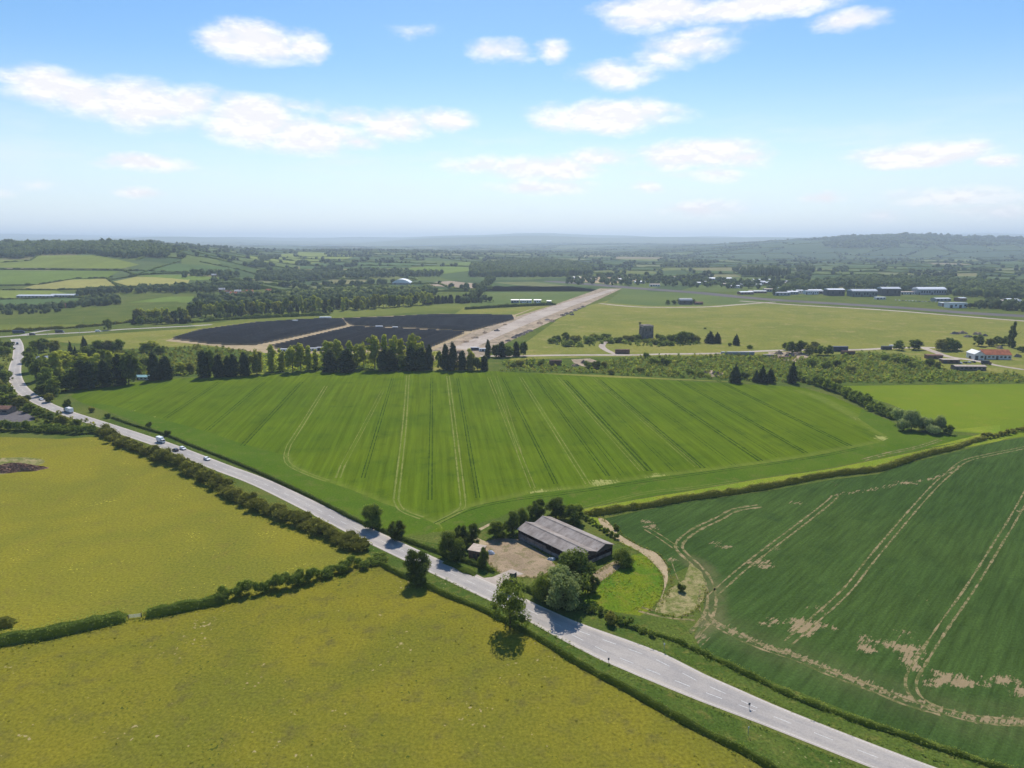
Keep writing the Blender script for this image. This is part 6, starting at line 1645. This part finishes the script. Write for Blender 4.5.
def container(px, py, w, h, mat, label, rz=0, d=3.0):
    x, y = g(px, py); e = empty('shipping_container', (x, y, .05), math.radians(rz)); tag(e, label, 'container')
    m_ = MB().box(-w / 2, w / 2, 0, d, .1, h)
    for k in range(int(w / .8)): m_.box(-w / 2 + .3 + k * .8, -w / 2 + .6 + k * .8, -.06, -.003, .2, h - .15)
    m_.build('body', M[mat], e); MB().box(w / 2 + .003, w / 2 + .06, .1, d - .1, .15, h - .1).build('door', M['darkmetal'], e)
container(622.5, 353.8, 14, 4.2, 'brownmetal', 'dark brown container on the perimeter track below the concrete tower')
container(555.5, 365.2, 11, 4.4, 'brownmetal', 'dark brown container left of the rubble near the cereal field')
container(840.5, 351.5, 15, 5.0, 'bluemetal', 'long dark blue trailer on the perimeter track')
container(848.5, 354.5, 13, 3.2, 'brownmetal', 'brown container just in front of the dark blue trailer')
container(738, 355.3, 32, 3.2, 'greymetal', 'very long low grey trailer row beside the perimeter track')
container(887, 349.8, 10, 3.6, 'darkmetal', 'black trailer parked left of two broad trees on the track')
container(770, 357, 12, 2.4, 'felt', 'pale low container at the left end of the concrete yard')
container(785, 359, 10, 2.2, 'brownmetal', 'low brown container on the concrete yard')
for k, (px, py, pt, lb) in enumerate([(960.5, 363.6, 'carwhite', 'white car parked in the row by the red roofed shed, leftmost'), (965, 363.2, 'carblack', 'dark car parked between white and silver by the red roofed shed'), (969, 363, 'carsilver', 'silver car parked in the row by the red roofed shed'), (973.5, 362.6, 'carblack', 'dark car parked at the right end of the row by the red roof')]):
    on_flat(make_car(pt, lb, 'cars parked by the red roofed shed'), px, py, 80 + k * 4)
on_flat(make_van('brownmetal', 'dark brown truck parked below the red roofed shed', 8, 3.2, 'lorry', 'darkmetal'), 986, 364.5, -10)
on_flat(make_van('carblack', 'dark van left of the white gabled workshop', 5.6, 2.4), 972, 358.5, 10)
on_flat(make_van('carwhite', 'white van parked near the left junk pile of the airfield', 5.8, 2.4), 892, 347.2, 5)

# industrial area
building('warehouse', 721, 281, 62, 24, 7, 'long white warehouse furthest left among the distant industrial sheds', 'warehouse', 'greymetal', 'white', kind='arch', rise=2, doors=3, wins=6)
building('warehouse', 668, 278.6, 52, 20, 5, 'long pale low shed beyond the runway crossing', 'warehouse', 'whitewall', 'felt', kind='flat', doors=3, wins=5)
building('warehouse', 764, 281.5, 55, 18, 5, 'low grey shed right of the long white warehouse', 'warehouse', 'greymetal', 'palemetal', rise=1.5, doors=3, wins=5)
building('warehouse', 757, 286, 26, 14, 4, 'small pale shed in front of the low grey shed', 'warehouse', 'whitewall', 'palemetal', rise=1.2, doors=2, wins=3)
building('warehouse', 797, 293.5, 28, 16, 6, 'cream shed at the left of the industrial row', 'warehouse', 'whitewall', 'palemetal', rise=1.5, doors=2, wins=4)
building('warehouse', 812, 294.5, 26, 16, 7, 'white and grey shed second in the industrial row', 'warehouse', 'white', 'greymetal', rise=1.5, doors=2, wins=4)
building('warehouse', 836, 295.8, 34, 20, 12, 'tall dark walled shed with pale roof in the industrial row', 'warehouse', 'darkmetal', 'white', kind='arch', rise=2, doors=2, wins=3)
building('warehouse', 864.5, 296.8, 50, 22, 11, 'wide green grey shed in the middle of the industrial row', 'warehouse', 'greenmetal', 'palemetal', kind='arch', rise=3.5, doors=3, wins=6)
building('warehouse', 891, 295.8, 38, 22, 14, 'tallest dark shed right of the wide green one', 'warehouse', 'darkmetal', 'palemetal', kind='arch', rise=3, doors=2, wins=3)
building('warehouse', 909, 294.5, 34, 16, 5, 'low cream shed between the tall dark and the white arched one', 'warehouse', 'whitewall', 'felt', kind='flat', doors=2, wins=4)
building('warehouse', 932, 294.8, 58, 24, 11, 'white arched shed with pale columns at the right of the row', 'warehouse', 'greymetal', 'white', kind='arch', rise=4, doors=2, wins=9)
building('warehouse', 958, 308, 30, 14, 8, 'white square shed on its own right of the industrial row', 'warehouse', 'white', 'greymetal', kind='flat', doors=2, wins=2)
building('warehouse', 946, 306.5, 16, 10, 6, 'small grey and white annex left of the lone white shed', 'warehouse', 'greymetal', 'white', kind='flat', doors=1, wins=2)
building('warehouse', 881, 299.5, 18, 9, 4, 'small white kiosk in front of the tallest dark shed', 'warehouse', 'whitewall', 'white', kind='flat', doors=1, wins=2)
building('warehouse', 784, 289.5, 24, 10, 4, 'small grey shed behind the cream one', 'warehouse', 'greymetal', 'palemetal', kind='flat', doors=1, wins=3)
rs = np.random.RandomState(61)
IX = sorted([(745 + rs.uniform(0, 80), rs.uniform(289.5, 296.5)) for _ in range(14)] + [(rs.uniform(940, 1020), rs.uniform(301, 304)) for _ in range(4)] + [(745 + rs.uniform(0, 60), rs.uniform(281.5, 288)) for _ in range(10)] + [(rs.uniform(690, 745), rs.uniform(283, 288)) for _ in range(5)])
for i, (px, py) in enumerate(IX):
    wm, rm = ['whitewall', 'greymetal', 'brick', 'block'][i % 4], ['palemetal', 'white', 'greymetal', 'felt', 'palemetal'][i % 5]
    building('works_unit', px, py, rs.uniform(14, 32), rs.uniform(10, 16), rs.uniform(3.5, 6), 'small %s unit scattered among the industrial sheds, %s from the left' % ({'palemetal': 'pale roofed', 'white': 'white roofed', 'greymetal': 'grey roofed', 'felt': 'tan roofed'}[rm], ordn(i + 1)), 'shed', wm, rm, rise=1.3, rz=rs.uniform(-15, 15), doors=1, wins=3, group='small units among the industrial sheds')
rs = np.random.RandomState(33)
car_far = make_car('carsilver', 'tmp'); x, y = g(899, 300.5)
for i in range(14):
    px = 896 + i * 3.3; x, y = g(px, 300.5 + (px - 896) * .05)
    e = car_far if i == 0 else dup(car_far, (0, 0, 0)); e.location = (x, y, .06); e.rotation_euler = (0, 0, math.radians(rs.uniform(-8, 8) + 90))
    if i:
        for ch in e.children:
            if ch.name.startswith('body') and i % 3 != 0:
                ch.data = ch.data.copy(); ch.data.materials[0] = M[['carsilver', 'carwhite', 'carblack', 'carblue'][i % 4]]
    tag(e, 'tiny parked car in front of the distant sheds, %s from the left' % ordn(i + 1), 'car', 'cars parked before the distant sheds')
# caravans by the runway
for k, (px, w, c) in enumerate([(515, 14, 'greymetal'), (523, 11, 'white'), (529, 9, 'white'), (537.5, 13, 'white'), (549, 8, 'palemetal')]):
    building('mobile_unit', px, 303, w, 6, 5.2 if k < 4 else 3.5, ['grey unit at the left end of the row beside the runway', 'white unit second from the left beside the runway', 'white unit in the middle of the row beside the runway', 'wide white unit fourth in the row beside the runway', 'small pale unit at the right end of the row beside the runway'][k], 'cabin', c, 'palemetal', rise=1.2, doors=1, wins=2, group='white units beside the runway')
building('farm_shed', 686, 304.5, 22, 12, 7, 'dark barn with grey rounded roof amid the distant airfield trees', 'barn', 'darkmetal', 'greymetal', kind='arch', rise=3.5, doors=2, wins=2)
building('farm_shed', 699, 304.6, 14, 6, 3.5, 'small brown shed right of the rounded roof barn', 'shed', 'brownmetal', 'browntiles', doors=1, wins=1)
series(px_items([('broad', i % 4, *t) for i, t in enumerate([(668, 304.5, 5, 5), (674, 304.5, 4.5, 5), (679, 303.5, 5, 5), (693, 304, 5, 5)])]), 'dark little tree', 'trees around the rounded roof barn', 'around the rounded roof barn')
building('fabric_hall', 401, 284.5, 46, 40, 4, 'big white domed hall beyond the woodland', 'hall', 'greymetal', 'white', kind='dome', rise=9, doors=1, wins=2)
for k, (px, py) in enumerate([(226, 294.5), (233, 296), (238, 293.8), (244, 295.5), (250, 294), (222, 292), (257, 296.5), (281, 302), (290, 300), (62, 308.5), (90, 305.5), (214, 277.2), (300, 297), (268, 293)]):
    building('village_house', px, py, R.uniform(10, 15), 9, 5, 'tiny distant house with %s roof, %s of the village houses from the left' % (['brown', 'red', 'grey'][k % 3], ''), 'house', ['whitewall', 'brick', 'whitewall', 'block'][k % 4], ['browntiles', 'tiles', 'greymetal'][k % 3], rise=3, rz=R.uniform(-30, 30), doors=1, wins=2, group='village houses beyond the woodland', chimney=True)['px'] = px
vh = sorted([o for o in bpy.data.objects if o.name.startswith('village_house')], key=lambda o: o['px'])
for i, o in enumerate(vh):
    rfn = ['brown', 'red', 'grey']
    rc = [c for c in o.children if c.name.startswith('roof')][0].data.materials[0].name.split('_')[0]
    rc = {'brown': 'brown', 'orange': 'red', 'grey': 'grey'}[rc]
    o['label'] = 'tiny distant house with %s roof, %s village house from the left' % (rc, ordn(i + 1)); del o['px']
building('long_greenhouse', 35, 298, 70, 16, 4, 'long grey roofed sheds below the hill at the left, first of two', 'shed', 'greymetal', 'palemetal', rise=2, doors=2, wins=8)
building('long_greenhouse', 62, 297.3, 46, 14, 4, 'long grey roofed sheds below the hill at the left, second of two', 'shed', 'greymetal', 'palemetal', rise=2, doors=2, wins=6)
for k, (px, py, w, mt) in enumerate([(575, 279, 30, 'white'), (592, 280.5, 24, 'felt'), (625, 281, 34, 'palemetal'), (640, 283.5, 26, 'white'), (610, 277, 22, 'palemetal'), (655, 286.5, 24, 'felt'), (735, 288, 22, 'palemetal'), (980, 284.5, 30, 'palemetal'), (1005, 303.5, 24, 'felt')]):
    building('distant_shed', px, py, w, 12, 5, 'tiny %s roofed shed on the plain beyond the runway, %s from the left' % ({'white': 'white', 'felt': 'tan', 'palemetal': 'grey'}[mt], ordn([1, 2, 4, 5, 3, 6, 7, 8, 9][k])), 'shed', 'whitewall', mt, rise=1.5, doors=1, wins=3, group='scattered sheds beyond the runway')

# heaps on the runway and airfield
HP = [(514, 338, 'stone'), (518, 336, 'stone'), (522, 334.5, 'stone'), (526, 332.5, 'stone'), (530, 331, 'stone'), (508, 341, 'stone'), (540, 323.5, 'sand'), (547, 320, 'stone'), (552, 321.5, 'sand'), (563, 315.5, 'stone'), (567, 314, 'stone'), (571, 312.5, 'stone'), (575, 310.5, 'stone'), (579, 308.5, 'stone'), (583, 307, 'stone'),
      (572, 315, 'stone'), (465, 342, 'sand'), (475, 338, 'sand'), (485, 333, 'sand'), (452, 350, 'stone'), (497, 331, 'stone'), (460, 353, 'sand'), (505, 325, 'sand')]
for i, (px, py, mt) in enumerate(sorted(HP)):
    x, y = g(px, py); mound('spoil_heap', x, y, R.uniform(3, 5), R.uniform(4, 8), R.uniform(1.6, 3.0), mt, '%s heap along the broken runway, %s from the left' % ({'stone': 'dark rubble', 'sand': 'sandy spoil'}[mt], ordn(i + 1)), 'heap', 300 + i, 'heaps along the broken runway', 10, rough=.6)
for i, (px, py, w) in enumerate([(955, 334, 6), (962, 333.5, 7), (968, 337, 6), (977, 334.5, 6), (985, 336, 4), (575, 366, 4), (584, 363, 4), (705, 374.5, 3), (716, 374, 4), (779, 354, 5), (790, 357, 6), (797, 355, 5), (984, 353, 3), (1000, 348.5, 4), (1018, 357, 4)]):
    x, y = g(px, py); mound('junk_pile', x, y, w * .9, w * .7, R.uniform(2, 3.4), 'stone' if i % 2 == 0 else 'sand', '%s pile of rubble on the airfield, %s counting rightward' % ('dark' if i % 2 == 0 else 'sandy', ordn([10, 11, 12, 13, 14, 1, 2, 3, 4, 5, 6, 7, 99, 98, 97][i]) if i < 12 else ['behind the workshop', 'behind the red roof', 'at the right edge'][i - 12]), 'pile', 400 + i, 'rubble piles on the airfield', 12, rough=.7)
